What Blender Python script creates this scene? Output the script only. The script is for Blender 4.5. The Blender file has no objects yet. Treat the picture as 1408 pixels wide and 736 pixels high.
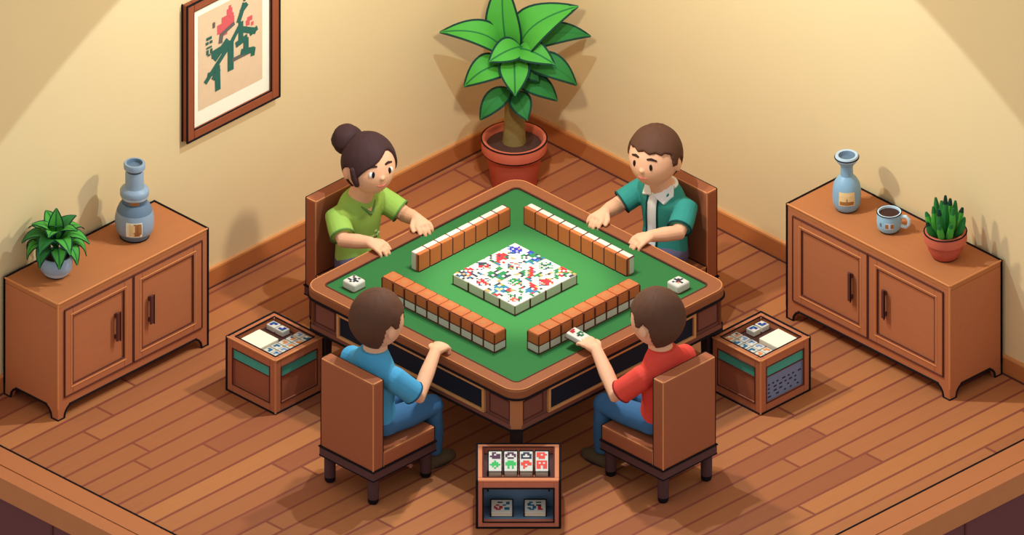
import bpy, bmesh, math, random
from mathutils import Vector, Matrix, noise

random.seed(7)
SC = bpy.context.scene
COL = SC.collection
PI = math.pi
V = Vector

# ------------------------------------------------------------------ materials
def lin(c):
    out = []
    for x in c:
        x = x / 255.0
        out.append(x / 12.92 if x <= 0.04045 else ((x + 0.055) / 1.055) ** 2.4)
    return (out[0], out[1], out[2], 1.0)

MATS = {}
def mat(name, rgb, rough=0.75, var=0.06, scale=(30, 30, 30), spec=0.15):
    """A matt procedural material: one colour with a little noise in it."""
    if name in MATS:
        return MATS[name]
    m = bpy.data.materials.new(name); m.use_nodes = True
    nt = m.node_tree; b = nt.nodes['Principled BSDF']
    b.inputs['Roughness'].default_value = rough
    b.inputs['Specular IOR Level'].default_value = spec
    c = lin(rgb)
    if var > 0:
        tc = nt.nodes.new('ShaderNodeTexCoord'); mp = nt.nodes.new('ShaderNodeMapping')
        mp.inputs['Scale'].default_value = scale
        nz = nt.nodes.new('ShaderNodeTexNoise'); nz.inputs['Scale'].default_value = 1.0
        nz.inputs['Detail'].default_value = 3.0
        mx = nt.nodes.new('ShaderNodeMix'); mx.data_type = 'RGBA'
        mx.inputs['A'].default_value = tuple(x * (1 - var) for x in c[:3]) + (1,)
        mx.inputs['B'].default_value = tuple(min(1, x * (1 + var)) for x in c[:3]) + (1,)
        nt.links.new(tc.outputs['Object'], mp.inputs['Vector'])
        nt.links.new(mp.outputs['Vector'], nz.inputs['Vector'])
        nt.links.new(nz.outputs['Fac'], mx.inputs['Factor'])
        nt.links.new(mx.outputs['Result'], b.inputs['Base Color'])
    else:
        b.inputs['Base Color'].default_value = c
    MATS[name] = m
    return m

INK = mat('ink_edge', (26, 18, 20), 0.9, 0)
CABT = mat('cabinet_top_wood', (184, 112, 64), .7, .05, (6, 40, 40))
CABF = mat('cabinet_wood', (186, 110, 68), .75, .05, (6, 40, 40))
CABL = mat('edge_highlight_wood', (212, 134, 78), .7, .05)  # paler wood tone, paints the highlight along furniture edges
GROOVE = mat('dark_groove', (92, 46, 36), .85, 0)
HANDLE = mat('handle_wood', (96, 50, 40), .7, 0)
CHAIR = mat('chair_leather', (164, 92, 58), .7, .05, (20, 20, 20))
CHAIRL = mat('chair_edge_highlight', (214, 136, 82), .7, 0)  # light tan bead, a highlight put into the colour of chair edges
CHLEG = mat('chair_leg_wood', (84, 56, 54), .75, .08, (60, 60, 8))
CHFRAME = mat('chair_frame_wood', (92, 60, 56), .75, .08)
RIM = mat('table_rim_wood', (146, 84, 50), .65, .06, (10, 10, 10))
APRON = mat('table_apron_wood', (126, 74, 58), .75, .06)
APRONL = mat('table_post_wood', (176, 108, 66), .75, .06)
SLOT = mat('drawer_recess', (30, 32, 42), .8, 0)
SLOTF = mat('drawer_trim_wood', (208, 146, 88), .7, .04)
LEGD = mat('table_leg_wood', (52, 38, 36), .8, .05)
FELT = mat('green_felt', (56, 110, 58), .95, .05, (60, 60, 60), .02)
TWHITE = mat('tile_ivory', (208, 199, 180), .45, .02)
TBROWN = mat('tile_bamboo', (190, 104, 56), .55, .08, (60, 60, 20))
TBROWNT = mat('tile_bamboo_edge', (150, 76, 44), .55, .05)
PR = {'r': mat('print_red', (176, 40, 46), .6, 0), 'g': mat('print_green', (38, 104, 60), .6, 0),
      'b': mat('print_blue', (44, 48, 136), .6, 0), 'k': mat('print_dark', (48, 50, 62), .6, 0),
      't': mat('print_teal', (40, 96, 124), .6, 0), 'y': mat('print_yellow', (226, 186, 92), .6, 0),
      'o': mat('print_orange', (222, 132, 70), .6, 0), 'p': mat('print_plum', (82, 44, 66), .6, 0),
      'l': mat('print_leaf', (60, 176, 84), .6, 0), 'c': mat('print_scarlet', (224, 74, 56), .6, 0),
      's': mat('print_steel', (120, 140, 168), .6, 0)}
SKIN = mat('skin', (238, 176, 134), .7, .02)
LIP = mat('lip', (206, 112, 96), .6, 0)
EYE = mat('eye_dark', (30, 22, 26), .4, 0)
EYEW = mat('eye_white', (246, 240, 232), .4, 0)
BROW = mat('brow', (58, 36, 32), .8, 0)
JEANS = mat('blue_jeans', (66, 108, 144), .85, .06)
SLATE = mat('slate_trousers', (92, 84, 104), .85, .05)
SHOE = mat('shoe_olive', (106, 86, 60), .7, .05)
SHOED = mat('shoe_sole', (58, 46, 38), .8, 0)
TERRA = mat('terracotta', (188, 88, 66), .75, .06)
TERRAD = mat('terracotta_rim', (206, 104, 76), .75, .06)
SOIL = mat('soil', (78, 50, 40), .95, .25, (90, 90, 90))
TRUNK = mat('trunk_bark', (136, 112, 62), .9, .2, (30, 30, 60))
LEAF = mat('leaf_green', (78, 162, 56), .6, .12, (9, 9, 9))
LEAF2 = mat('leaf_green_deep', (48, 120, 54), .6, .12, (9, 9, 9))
RIB = mat('leaf_rib', (42, 112, 52), .65, 0)
LEDGE = mat('leaf_edge', (24, 58, 44), .7, 0)
STEEL = mat('stoneware_blue', (142, 158, 170), .45, .06, (20, 20, 20), .35)
STEELD = mat('stoneware_dark', (104, 122, 136), .5, .06)
STEELL = mat('stoneware_pale', (186, 204, 212), .45, .04)
POTG = mat('grey_glaze', (150, 168, 184), .5, .12, (14, 14, 14), .35)
VASE = mat('vase_glaze', (138, 172, 190), .4, .06, (18, 18, 18), .4)
MUG = mat('mug_glaze', (152, 190, 204), .4, .04)
MUGL = mat('mug_rim_glaze', (208, 226, 230), .4, .02)
COFFEE = mat('coffee', (64, 34, 30), .3, 0)
PAPER = mat('label_paper', (242, 206, 142), .8, .04)
LABELB = mat('label_brown', (168, 112, 62), .8, .1, (60, 60, 60))
CARD = mat('cream_card', (244, 232, 200), .7, .02)
BOXW = mat('box_wood', (184, 108, 70), .75, .06, (20, 20, 20))
BOXP = mat('box_panel', (162, 92, 62), .8, .05)
BOXIN = mat('box_inside', (84, 50, 40), .85, .05)
TEAL = mat('box_teal', (78, 166, 142), .7, .04)
GREYP = mat('box_grey_sheet', (124, 134, 160), .75, .04)
RACKW = mat('rack_wood', (212, 128, 84), .7, .05)
RACKD = mat('rack_side_wood', (196, 114, 86), .75, .05)
RACKI = mat('rack_inside', (92, 62, 58), .85, 0)
SLATEB = mat('slate_lining', (104, 132, 156), .7, .04)
SLATED = mat('slate_line', (30, 38, 50), .8, 0)
MATC = mat('picture_mat', (250, 238, 206), .85, .02)
ARTC = mat('picture_paper', (226, 190, 148), .9, .05)
FRAMEW = mat('picture_frame_wood', (150, 78, 46), .7, .08, (30, 30, 10))
ARTG = mat('art_green', (52, 98, 80), .9, .15, (60, 60, 60))
ARTR = mat('art_red', (214, 92, 90), .9, .12, (60, 60, 60))
ARTK = mat('art_grey', (104, 96, 86), .9, .1)
WALL = mat('wall_plaster', (229, 200, 147), .9, .015, (5, 5, 5), .05)
BASE = mat('baseboard_wood', (186, 110, 58), .7, .06, (10, 10, 40))
BASEL = mat('baseboard_edge', (216, 146, 84), .7, .04)
BORDER = mat('border_wood', (184, 110, 64), .75, .05, (10, 10, 10))
PLINTH = mat('plinth_panel', (104, 56, 54), .85, .04)

# ------------------------------------------------------------------ mesh builder
class S:
    """Collects closed shapes in one bmesh and links them as ONE mesh object."""
    def __init__(s): s.bm = bmesh.new()
    def add(s, other, m=0):
        idx = {}
        for v in other.verts: idx[v] = s.bm.verts.new(v.co)
        for f in other.faces:
            try:
                g = s.bm.faces.new([idx[v] for v in f.verts]); g.material_index = m if m is not None else f.material_index; g.smooth = f.smooth
            except ValueError: pass
        other.free()
    def box(s, x0, y0, z0, x1, y1, z1, m=0, bev=0.0, seg=1, M=None):
        b = bmesh.new(); bmesh.ops.create_cube(b, size=1)
        for v in b.verts: v.co = V(((x0+x1)/2 + v.co.x*(x1-x0), (y0+y1)/2 + v.co.y*(y1-y0), (z0+z1)/2 + v.co.z*(z1-z0)))
        if bev > 0: bmesh.ops.bevel(b, geom=list(b.edges), offset=bev, segments=seg, affect='EDGES', profile=.5)
        if M is not None: b.transform(M)
        s.add(b, m)
    def rings(s, rings, m=0, cap=True, closed=False):
        """Skin a list of equal-length vertex rings."""
        R = [[s.bm.verts.new(p) for p in r] for r in rings]
        n = len(R[0]); N = len(R)
        for i in range(N if closed else N-1):
            a, b = R[i], R[(i+1) % N]
            for j in range(n):
                f = s.bm.faces.new((a[j], a[(j+1) % n], b[(j+1) % n], b[j])); f.material_index = m; f.smooth = True
        if cap and not closed:
            f = s.bm.faces.new(list(reversed(R[0]))); f.material_index = m
            f = s.bm.faces.new(R[-1]); f.material_index = m
    def tube(s, pts, r, m=0, n=8, closed=False, flat=None, round_ends=False):
        pts = [V(p) for p in pts]; N = len(pts)
        rad = list(r) if isinstance(r, (list, tuple)) else [r]*N
        tang = []
        for i in range(N):
            if closed: t = pts[(i+1) % N] - pts[i-1]
            else: t = pts[min(i+1, N-1)] - pts[max(i-1, 0)]
            tang.append(t.normalized())
        up = V((0, 0, 1)) if abs(tang[0].z) < .9 else V((1, 0, 0))
        rings = []
        u = (up - tang[0]*up.dot(tang[0])).normalized()
        def ring(c, u, t, a):
            w = t.cross(u)
            fu, fw = flat if flat else (1, 1)
            return [c + (u*math.cos(2*PI*k/n)*fu + w*math.sin(2*PI*k/n)*fw)*a for k in range(n)]
        for i in range(N):
            u = (u - tang[i]*u.dot(tang[i]))
            u = u.normalized() if u.length > 1e-6 else V((1, 0, 0))
            if round_ends and i == 0:
                for a in (80, 55, 28):
                    q = math.radians(a); rings.append(ring(pts[0] - tang[0]*rad[0]*math.sin(q), u, tang[0], rad[0]*math.cos(q)))
            rings.append(ring(pts[i], u, tang[i], rad[i]))
            if round_ends and i == N-1:
                for a in (28, 55, 80):
                    q = math.radians(a); rings.append(ring(pts[i] + tang[i]*rad[i]*math.sin(q), u, tang[i], rad[i]*math.cos(q)))
        s.rings(rings, m, True, closed)
    def line(s, pts, r=.0052, m=0, closed=False):
        """Bead along straight edges, a small ball at every joint."""
        P = [V(p) for p in pts]
        seq = list(zip(P, P[1:])) + ([(P[-1], P[0])] if closed else [])
        for a, b in seq: s.tube([a, b], r, m, 6)
        for p in P: s.ell(p, (r, r, r), m, n=6)
    def lathe(s, prof, m=0, n=28, c=(0, 0, 0), ms=None):
        """prof: [(r, z)] from bottom to top; ms: material of each band."""
        c = V(c); R = []
        for r, z in prof:
            if r < 1e-5: R.append([s.bm.verts.new(c + V((0, 0, z)))])
            else: R.append([s.bm.verts.new(c + V((r*math.cos(2*PI*k/n), r*math.sin(2*PI*k/n), z))) for k in range(n)])
        for i in range(len(R)-1):
            a, b = R[i], R[i+1]; mm = ms[i] if ms else m
            for k in range(n):
                k2 = (k+1) % n
                if len(a) == 1 and len(b) == 1: continue
                if len(a) == 1: vs = (a[0], b[k2], b[k])
                elif len(b) == 1: vs = (a[k], a[k2], b[0])
                else: vs = (a[k], a[k2], b[k2], b[k])
                f = s.bm.faces.new(vs); f.material_index = mm; f.smooth = True
    def ell(s, c, r, m=0, n=16, M=None):
        b = bmesh.new(); bmesh.ops.create_uvsphere(b, u_segments=n, v_segments=max(4, n//2), radius=1)
        for v in b.verts: v.co = V((v.co.x*r[0], v.co.y*r[1], v.co.z*r[2]))
        if M is not None: b.transform(M)
        for v in b.verts: v.co += V(c)
        for f in b.faces: f.smooth = True
        s.add(b, m)
    def quad(s, a, b, c, d, m=0):
        f = s.bm.faces.new([s.bm.verts.new(V(p)) for p in (a, b, c, d)]); f.material_index = m
    def prism(s, pts, d, m=0):
        """Flat polygon pts pushed along d."""
        d = V(d); A = [s.bm.verts.new(V(p)) for p in pts]; B = [s.bm.verts.new(V(p)+d) for p in pts]
        n = len(A); fs = [s.bm.faces.new(list(reversed(A))), s.bm.faces.new(B)]
        for i in range(n): fs.append(s.bm.faces.new((A[i], A[(i+1) % n], B[(i+1) % n], B[i])))
        for f in fs: f.material_index = m
    def build(s, name, mats, parent=None, loc=None, sharp=38):
        bmesh.ops.recalc_face_normals(s.bm, faces=list(s.bm.faces))
        for e in s.bm.edges:
            if len(e.link_faces) == 2 and e.calc_face_angle(0) > math.radians(sharp): e.smooth = False
        me = bpy.data.meshes.new(name); s.bm.to_mesh(me); s.bm.free()
        return link(name, me, mats, parent, loc)

def link(name, me, mats, parent=None, loc=None):
    for m in (mats if isinstance(mats, (list, tuple)) else [mats]): me.materials.append(m)
    o = bpy.data.objects.new(name, me); COL.objects.link(o)
    if parent: o.parent = parent
    if loc is not None: o.location = loc
    return o

def thing(name, label, cat, loc=(0, 0, 0), rz=0, group=None):
    o = bpy.data.objects.new(name, None); COL.objects.link(o)
    o.empty_display_size = .05; o.location = loc; o.rotation_euler = (0, 0, rz)
    return tag(o, label, cat, group)
def tag(o, label, cat, group=None):
    o['label'] = label; o['category'] = cat
    if group: o['group'] = group
    return o
def struct(o):
    o['kind'] = 'structure'; return o

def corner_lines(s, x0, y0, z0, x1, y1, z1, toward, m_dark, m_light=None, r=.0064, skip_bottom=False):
    """Beading along a box's edges: a pale one, painted as a highlight, on the three edges of the corner that faces out, dark on the others."""
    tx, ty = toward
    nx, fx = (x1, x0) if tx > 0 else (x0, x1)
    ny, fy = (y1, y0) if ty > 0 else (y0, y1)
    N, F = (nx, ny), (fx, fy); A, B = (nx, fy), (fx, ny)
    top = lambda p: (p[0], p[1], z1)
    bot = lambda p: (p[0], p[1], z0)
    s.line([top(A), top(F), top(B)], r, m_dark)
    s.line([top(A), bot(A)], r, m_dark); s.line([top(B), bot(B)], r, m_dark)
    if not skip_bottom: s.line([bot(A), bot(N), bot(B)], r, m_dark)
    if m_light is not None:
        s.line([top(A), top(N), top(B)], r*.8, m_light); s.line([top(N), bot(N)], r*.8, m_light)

ORD = ['first', 'second', 'third', 'fourth', 'fifth', 'sixth', 'seventh', 'eighth', 'ninth', 'tenth']

# ------------------------------------------------------------------ room shell
WX, WY = -.921, .995            # the two wall planes
FX, FY = 2.954, -2.996          # inner edges of the floor border
OX, OY = 3.174, -3.209          # outer edges of the platform
HW = 2.75

def floor_material():
    m = bpy.data.materials.new('floor_planks'); m.use_nodes = True
    nt = m.node_tree; L = nt.links; b = nt.nodes['Principled BSDF']
    b.inputs['Roughness'].default_value = .7; b.inputs['Specular IOR Level'].default_value = .12
    def math_(op, a, c=None):
        n = nt.nodes.new('ShaderNodeMath'); n.operation = op
        for i, x in enumerate((a, c)):
            if x is None: continue
            if isinstance(x, (int, float)): n.inputs[i].default_value = x
            else: L.new(x, n.inputs[i])
        return n.outputs[0]
    tc = nt.nodes.new('ShaderNodeTexCoord'); sp = nt.nodes.new('ShaderNodeSeparateXYZ')
    L.new(tc.outputs['Object'], sp.inputs[0])
    W, LEN = .1245, 2.1
    xr = math_('DIVIDE', sp.outputs['X'], W); row = math_('FLOOR', xr); fx = math_('FRACT', xr)
    w1 = nt.nodes.new('ShaderNodeTexWhiteNoise'); w1.noise_dimensions = '1D'; L.new(row, w1.inputs['W'])
    yo = math_('ADD', math_('DIVIDE', sp.outputs['Y'], LEN), math_('MULTIPLY', w1.outputs['Value'], 7.3))
    idx = math_('FLOOR', yo); fy = math_('FRACT', yo)
    w2 = nt.nodes.new('ShaderNodeTexWhiteNoise'); w2.noise_dimensions = '2D'
    cx = nt.nodes.new('ShaderNodeCombineXYZ'); L.new(row, cx.inputs[0]); L.new(idx, cx.inputs[1]); L.new(cx.outputs[0], w2.inputs['Vector'])
    ramp = nt.nodes.new('ShaderNodeValToRGB'); e = ramp.color_ramp; e.interpolation = 'CONSTANT'
    tones = [(0, (180, 110, 65)), (.4, (172, 103, 61)), (.66, (188, 117, 67)), (.86, (162, 93, 58))]
    e.elements[0].color = lin(tones[0][1]); e.elements[1].position = tones[1][0]; e.elements[1].color = lin(tones[1][1])
    for p, c in tones[2:]: k = e.elements.new(p); k.color = lin(c)
    L.new(w2.outputs['Value'], ramp.inputs['Fac'])
    dx = math_('MULTIPLY', math_('MINIMUM', fx, math_('SUBTRACT', 1.0, fx)), W)
    dy = math_('MULTIPLY', math_('MINIMUM', fy, math_('SUBTRACT', 1.0, fy)), LEN)
    seam = math_('LESS_THAN', math_('MINIMUM', dx, dy), (.0080))
    mx = nt.nodes.new('ShaderNodeMix'); mx.data_type = 'RGBA'
    L.new(seam, mx.inputs['Factor']); L.new(ramp.outputs['Color'], mx.inputs['A']); mx.inputs['B'].default_value = lin((142, 74, 52))
    nz = nt.nodes.new('ShaderNodeTexNoise'); nz.inputs['Scale'].default_value = 6; mp = nt.nodes.new('ShaderNodeMapping'); mp.inputs['Scale'].default_value = (9, 1, 1)
    L.new(tc.outputs['Object'], mp.inputs[0]); L.new(mp.outputs[0], nz.inputs['Vector'])
    mm = nt.nodes.new('ShaderNodeMix'); mm.data_type = 'RGBA'; mm.blend_type = 'MULTIPLY'; mm.inputs['Factor'].default_value = .12
    L.new(mx.outputs['Result'], mm.inputs['A']); L.new(nz.outputs['Fac'], mm.inputs['B'])
    L.new(mm.outputs['Result'], b.inputs['Base Color'])
    return m

s = S(); s.box(WX-.1, FY, -.12, FX, WY+.1, 0); struct(s.build('floor', floor_material()))
s = S(); s.box(WX-.1, OY, -.2, WX, WY+.1, HW); struct(s.build('wall_left', WALL))
s = S(); s.box(WX, WY, -.2, OX, WY+.1, HW); struct(s.build('wall_right', WALL))
BH = .108
s = S(); s.box(WX, FY, 0, WX+.014, WY, BH-.012, 0); s.box(WX, FY, BH-.012, WX+.016, WY, BH, 1); s.line([(WX+.016, FY, .003), (WX+.016, WY, .003)], .005, 2)
struct(s.build('baseboard_left', [BASE, BASEL, GROOVE]))
s = S(); s.box(WX+.014, WY-.014, 0, FX, WY, BH-.012, 0); s.box(WX+.014, WY-.016, BH-.012, FX, WY, BH, 1); s.line([(WX+.014, WY-.016, .003), (FX, WY-.016, .003)], .005, 2)
struct(s.build('baseboard_right', [BASE, BASEL, GROOVE]))
# border boards around the two open sides of the platform
s = S()
s.box(WX-.1, OY+.088, -.12, FX+.12, FY, .004, 0); s.box(WX-.1, OY, -.12, OX, OY+.084, .0, 0)
s.box(WX-.1, OY+.083, -.12, FX+.12, OY+.09, -.003, 2); s.line([(WX-.1, FY, .004), (FX, FY, .004)], .0055, 1)
struct(s.build('trim_1', [BORDER, INK, GROOVE]))
s = S()
s.box(FX, FY, -.12, OX-.088, WY+.1, .004, 0); s.box(OX-.084, OY+.084, -.12, OX, WY+.1, .0, 0)
s.box(OX-.09, OY+.09, -.12, OX-.083, WY+.1, -.003, 2); s.line([(FX, FY, .004), (FX, WY, .004)], .0055, 1)
struct(s.build('trim_2', [BORDER, INK, GROOVE]))
# dark plinth under the platform, with a joint line
s = S()
s.box(WX-.1, OY+.012, -.8, OX-.012, OY+.05, -.12, 0); s.box(OX-.05, OY+.05, -.8, OX-.012, WY+.1, -.12, 0)
s.box(WX-.1, OY+.012, -.12, OX-.012, OY+.05, -.02, 0); s.box(OX-.05, OY+.05, -.12, OX-.012, WY+.1, -.02, 0)
s.box(-.0, OY+.006, -.8, .012, OY+.012, -.02, 1)
s.box(OX-.012, -.02, -.8, OX-.006, -.008, -.02, 1)
struct(s.build('trim_3', [PLINTH, GROOVE]))

# ------------------------------------------------------------------ framed picture on the left wall
def framed_picture():
    y0, y1, z0, z1 = -1.37, -.729, .913, 1.69; W = WX
    t = thing('framed_picture', 'brown framed flower painting with cream mat hanging high on the wall', 'picture', (W, (y0+y1)/2, z0))
    oy, oz = -(y0+y1)/2, -z0
    def fr(y, z, x=0): return (x, y+oy, z+oz)
    s = S(); fw = .05; d = .036
    a, b, c, e = y0+oy, y1+oy, 0, z1-z0
    s.box(0, a, c, d, a+fw, e, 0, .004); s.box(0, b-fw, c, d, b, e, 0, .004)
    s.box(0, a+fw, c, d, b-fw, c+fw, 0, .004); s.box(0, a+fw, e-fw, d, b-fw, e, 0, .004)
    s.line([(d, a, c), (d, b, c), (d, b, e), (d, a, e)], .0058, 1, True)
    s.line([(d-.006, a+fw, c+fw), (d-.006, b-fw, c+fw), (d-.006, b-fw, e-fw), (d-.006, a+fw, e-fw)], .0045, 1, True)
    s.line([(0.003, a-.002, c), (0.003, a-.002, e)], .005, 1)
    s.build('frame', [FRAMEW, INK], t)
    s = S(); s.box(.003, a+fw-.004, c+fw-.004, .016, b-fw+.004, e-fw+.004); s.build('mat', MATC, t)
    s = S()
    m0, m1 = .052, .075
    pa, pb, pc, pe = a+fw+.046, b-fw-.052, c+fw+.085, e-fw-.05
    s.box(.014, pa, pc, .018, pb, pe, 0)
    w, h = pb-pa, pe-pc
    cnt = [0]
    def st(x0, y0, x1, y1, th, m):
        # strokes measured on the painted sheet: x from the left edge, y up from the lower edge (0..1)
        cnt[0] += 1; X_ = .0184 + .00012*cnt[0]
        p = V((X_, pa+x0*w, pc+y0*h)); q = V((X_, pa+x1*w, pc+y1*h)); dd = (q-p); L = dd.length
        n = 5
        nrm = V((0, -dd.z, dd.y)).normalized()*th/2
        s.quad(p-nrm, q-nrm, q+nrm, p+nrm, m)
    def blk(x0, y0, x1, y1, m):
        cnt[0] += 1; X_ = .0184 + .00012*cnt[0]
        s.quad((X_, pa+x0*w, pc+y0*h), (X_, pa+x1*w, pc+y0*h), (X_, pa+x1*w, pc+y1*h), (X_, pa+x0*w, pc+y1*h), m)
    G, R, K = 1, 2, 3
    # red blossom
    for q in ((.29, .70, .52, .80), (.33, .66, .45, .72), (.36, .78, .55, .86), (.44, .84, .53, .92), (.47, .90, .51, .95), (.52, .74, .56, .82)): blk(*q, R)
    for q in ((.74, .64, .80, .70), (.79, .68, .84, .73), (.82, .62, .86, .66), (.76, .70, .80, .73)): blk(*q, R)
    # stems, leaves and brush strokes
    st(.72, .90, .62, .72, .030, G); st(.66, .82, .76, .88, .030, G); st(.66, .72, .66, .50, .034, G); st(.66, .64, .90, .54, .034, G); st(.80, .54, .92, .57, .028, G)
    st(.64, .68, .44, .48, .026, G); st(.46, .52, .10, .26, .028, G); st(.34, .68, .56, .74, .022, K); st(.34, .60, .36, .70, .026, K)
    st(.20, .52, .50, .54, .044, G); st(.24, .46, .46, .60, .036, G); st(.50, .56, .50, .26, .040, G); st(.29, .38, .30, .12, .036, G)
    st(.32, .34, .22, .26, .028, G); st(.58, .50, .76, .53, .034, G); st(.74, .52, .74, .36, .034, G); st(.52, .36, .88, .36, .022, K); st(.66, .40, .86, .36, .034, G); st(.86, .38, .84, .30, .026, G); st(.14, .34, .24, .32, .022, G)
    # small columns of writing
    for q in ((.12, .70, .20, .73), (.11, .655, .15, .685), (.17, .655, .21, .685), (.12, .61, .20, .63), (.12, .55, .15, .60), (.18, .55, .21, .60), (.14, .53, .18, .55)): blk(*q, G)
    for q in ((.22, .80, .25, .86),): blk(*q, K)
    for q in ((.70, .92, .73, .95), (.74, .93, .78, .96), (.79, .95, .81, .985), (.83, .955, .87, .975), (.88, .965, .91, .99), (.93, .965, .95, .995)): blk(*q, G)
    s.build('painting', [ARTC, ARTG, ARTR, ARTK], t)
framed_picture()

# ------------------------------------------------------------------ cabinets
def cabinet(label, loc, rz, L, D, H, near):
    """Local frame: front faces -y, x along the length, origin at the middle of the floor footprint. near: the x side whose corner faces out."""
    t = thing('cabinet', label, 'cabinet', loc, rz)
    x0, x1, y0, y1 = -L/2, L/2, -D/2, D/2
    zb, fb = .115, .066
    s = S()
    # carcass: top board, two sides, back, bottom, face frame
    s.box(x0, y0, H-.03, x1, y1, H, 1, .003)
    s.box(x0, y0+.02, fb, x0+.03, y1, H-.03, 0); s.box(x1-.03, y0+.02, fb, x1, y1, H-.03, 0)
    s.box(x0+.03, y1-.012, fb, x1-.03, y1, H-.03, 0); s.box(x0+.03, y0+.02, fb, x1-.03, y1-.012, fb+.02, 0)
    s.box(x0, y0, fb, x1, y0+.02, zb, 0); s.box(x0, y0, H-.048, x1, y0+.02, H-.03, 0)
    s.box(x0, y0, zb, x0+.04, y0+.02, H-.048, 0); s.box(x1-.04, y0, zb, x1, y0+.02, H-.048, 0)
    s.box(x0+.036, y0+.016, zb-.004, x1-.036, y0+.02, H-.044, 2)
    # beading
    for a in (x0, x1):
        far = (a > 0) != (near > 0)
        s.line([(a, y1, H), (a, y1, fb)], .0064, 3)
    tw = (near, -1)
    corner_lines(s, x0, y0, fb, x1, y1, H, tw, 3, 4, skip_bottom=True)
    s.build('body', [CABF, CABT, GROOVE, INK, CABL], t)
    # bracket feet: shaped plates at each corner
    for sx in (-1, 1):
        for sy in (-1, 1):
            s = S(); cx = sx*(L/2); cy = sy*(D/2); w = .075; th = .03
            prof = [(0, 0), (.042, 0), (.048, .03), (.062, .05), (.085, fb), (0, fb)]
            P = [(cx - sx*a, cy, z) for a, z in prof]; s.prism(P, (0, -sy*th, 0), 0)
            P = [(cx, cy - sy*max(a, th), z) for a, z in prof]; s.prism(P, (-sx*th, 0, 0), 0)
            e = .0058
            s.line([(cx - sx*a, cy, z) for a, z in prof[:5]], e, 1); s.line([(cx, cy - sy*a, z) for a, z in prof[:5]], e, 1)
            if not (sx == near and sy < 0): s.line([(cx, cy, 0), (cx, cy, fb)], e, 1)
            s.build('foot', [CABF, INK], t)
    s = S()
    s.line([(x0+.08, y0, fb), (x1-.08, y0, fb)], .006, 0); s.line([(near*L/2, y0+.08, fb), (near*L/2, y1-.08, fb)], .006, 0)
    s.build('lower_edge', INK, t)
    # two panelled doors
    dz0, dz1 = zb, H-.048
    for k in (-1, 1):
        a, b = (x0+.04+.004, -.004) if k < 0 else (.004, x1-.04-.004)
        s = S(); fw = .058; yf = y0-.004; yb = y0+.012
        s.box(a, yf, dz0+.004, a+fw, yb, dz1-.004, 0, .002); s.box(b-fw, yf, dz0+.004, b, yb, dz1-.004, 0, .002)
        s.box(a+fw, yf, dz0+.004, b-fw, yb, dz0+fw, 0, .002); s.box(a+fw, yf, dz1-fw, b-fw, yb, dz1-.004, 0, .002)
        s.box(a+fw, yf+.009, dz0+fw, b-fw, yb, dz1-fw, 0)
        s.line([(a+fw, yf+.003, dz0+fw), (b-fw, yf+.003, dz0+fw), (b-fw, yf+.003, dz1-fw), (a+fw, yf+.003, dz1-fw)], .0042, 1, True)
        s.line([(a+fw-.014, yf, dz0+fw-.014), (b-fw+.014, yf, dz0+fw-.014), (b-fw+.014, yf, dz1-fw+.014), (a+fw-.014, yf, dz1-fw+.014)], .003, 2, True)
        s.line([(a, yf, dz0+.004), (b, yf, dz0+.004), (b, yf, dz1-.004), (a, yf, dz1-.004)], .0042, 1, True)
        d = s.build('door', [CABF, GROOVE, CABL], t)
        hx = b-fw-.055 if k < 0 else a+fw+.055
        s = S(); zc = (dz0+dz1)/2+.01
        s.box(hx-.012, yf-.016, zc-.082, hx+.012, yf-.004, zc+.082, 0, .004); s.box(hx-.008, yf-.005, zc-.07, hx+.008, yf+.01, zc-.05, 0); s.box(hx-.008, yf-.005, zc+.05, hx+.008, yf+.01, zc+.07, 0)
        s.line([(hx+.012, yf-.016, zc-.082), (hx+.012, yf-.016, zc+.082)], .003, 1)
        s.build('handle', [HANDLE, INK], d)
    return t
cabinet('brown two-door cabinet holding the leafy grey pot and the stacked stoneware flask', (-.7155, -2.103, 0), PI/2, 1.04, .371, .665, -1)
cabinet('brown two-door cabinet holding the blue vase, the mug and the succulent', (1.861, .793, 0), 0, 1.13, .358, .65, 1)

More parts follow.
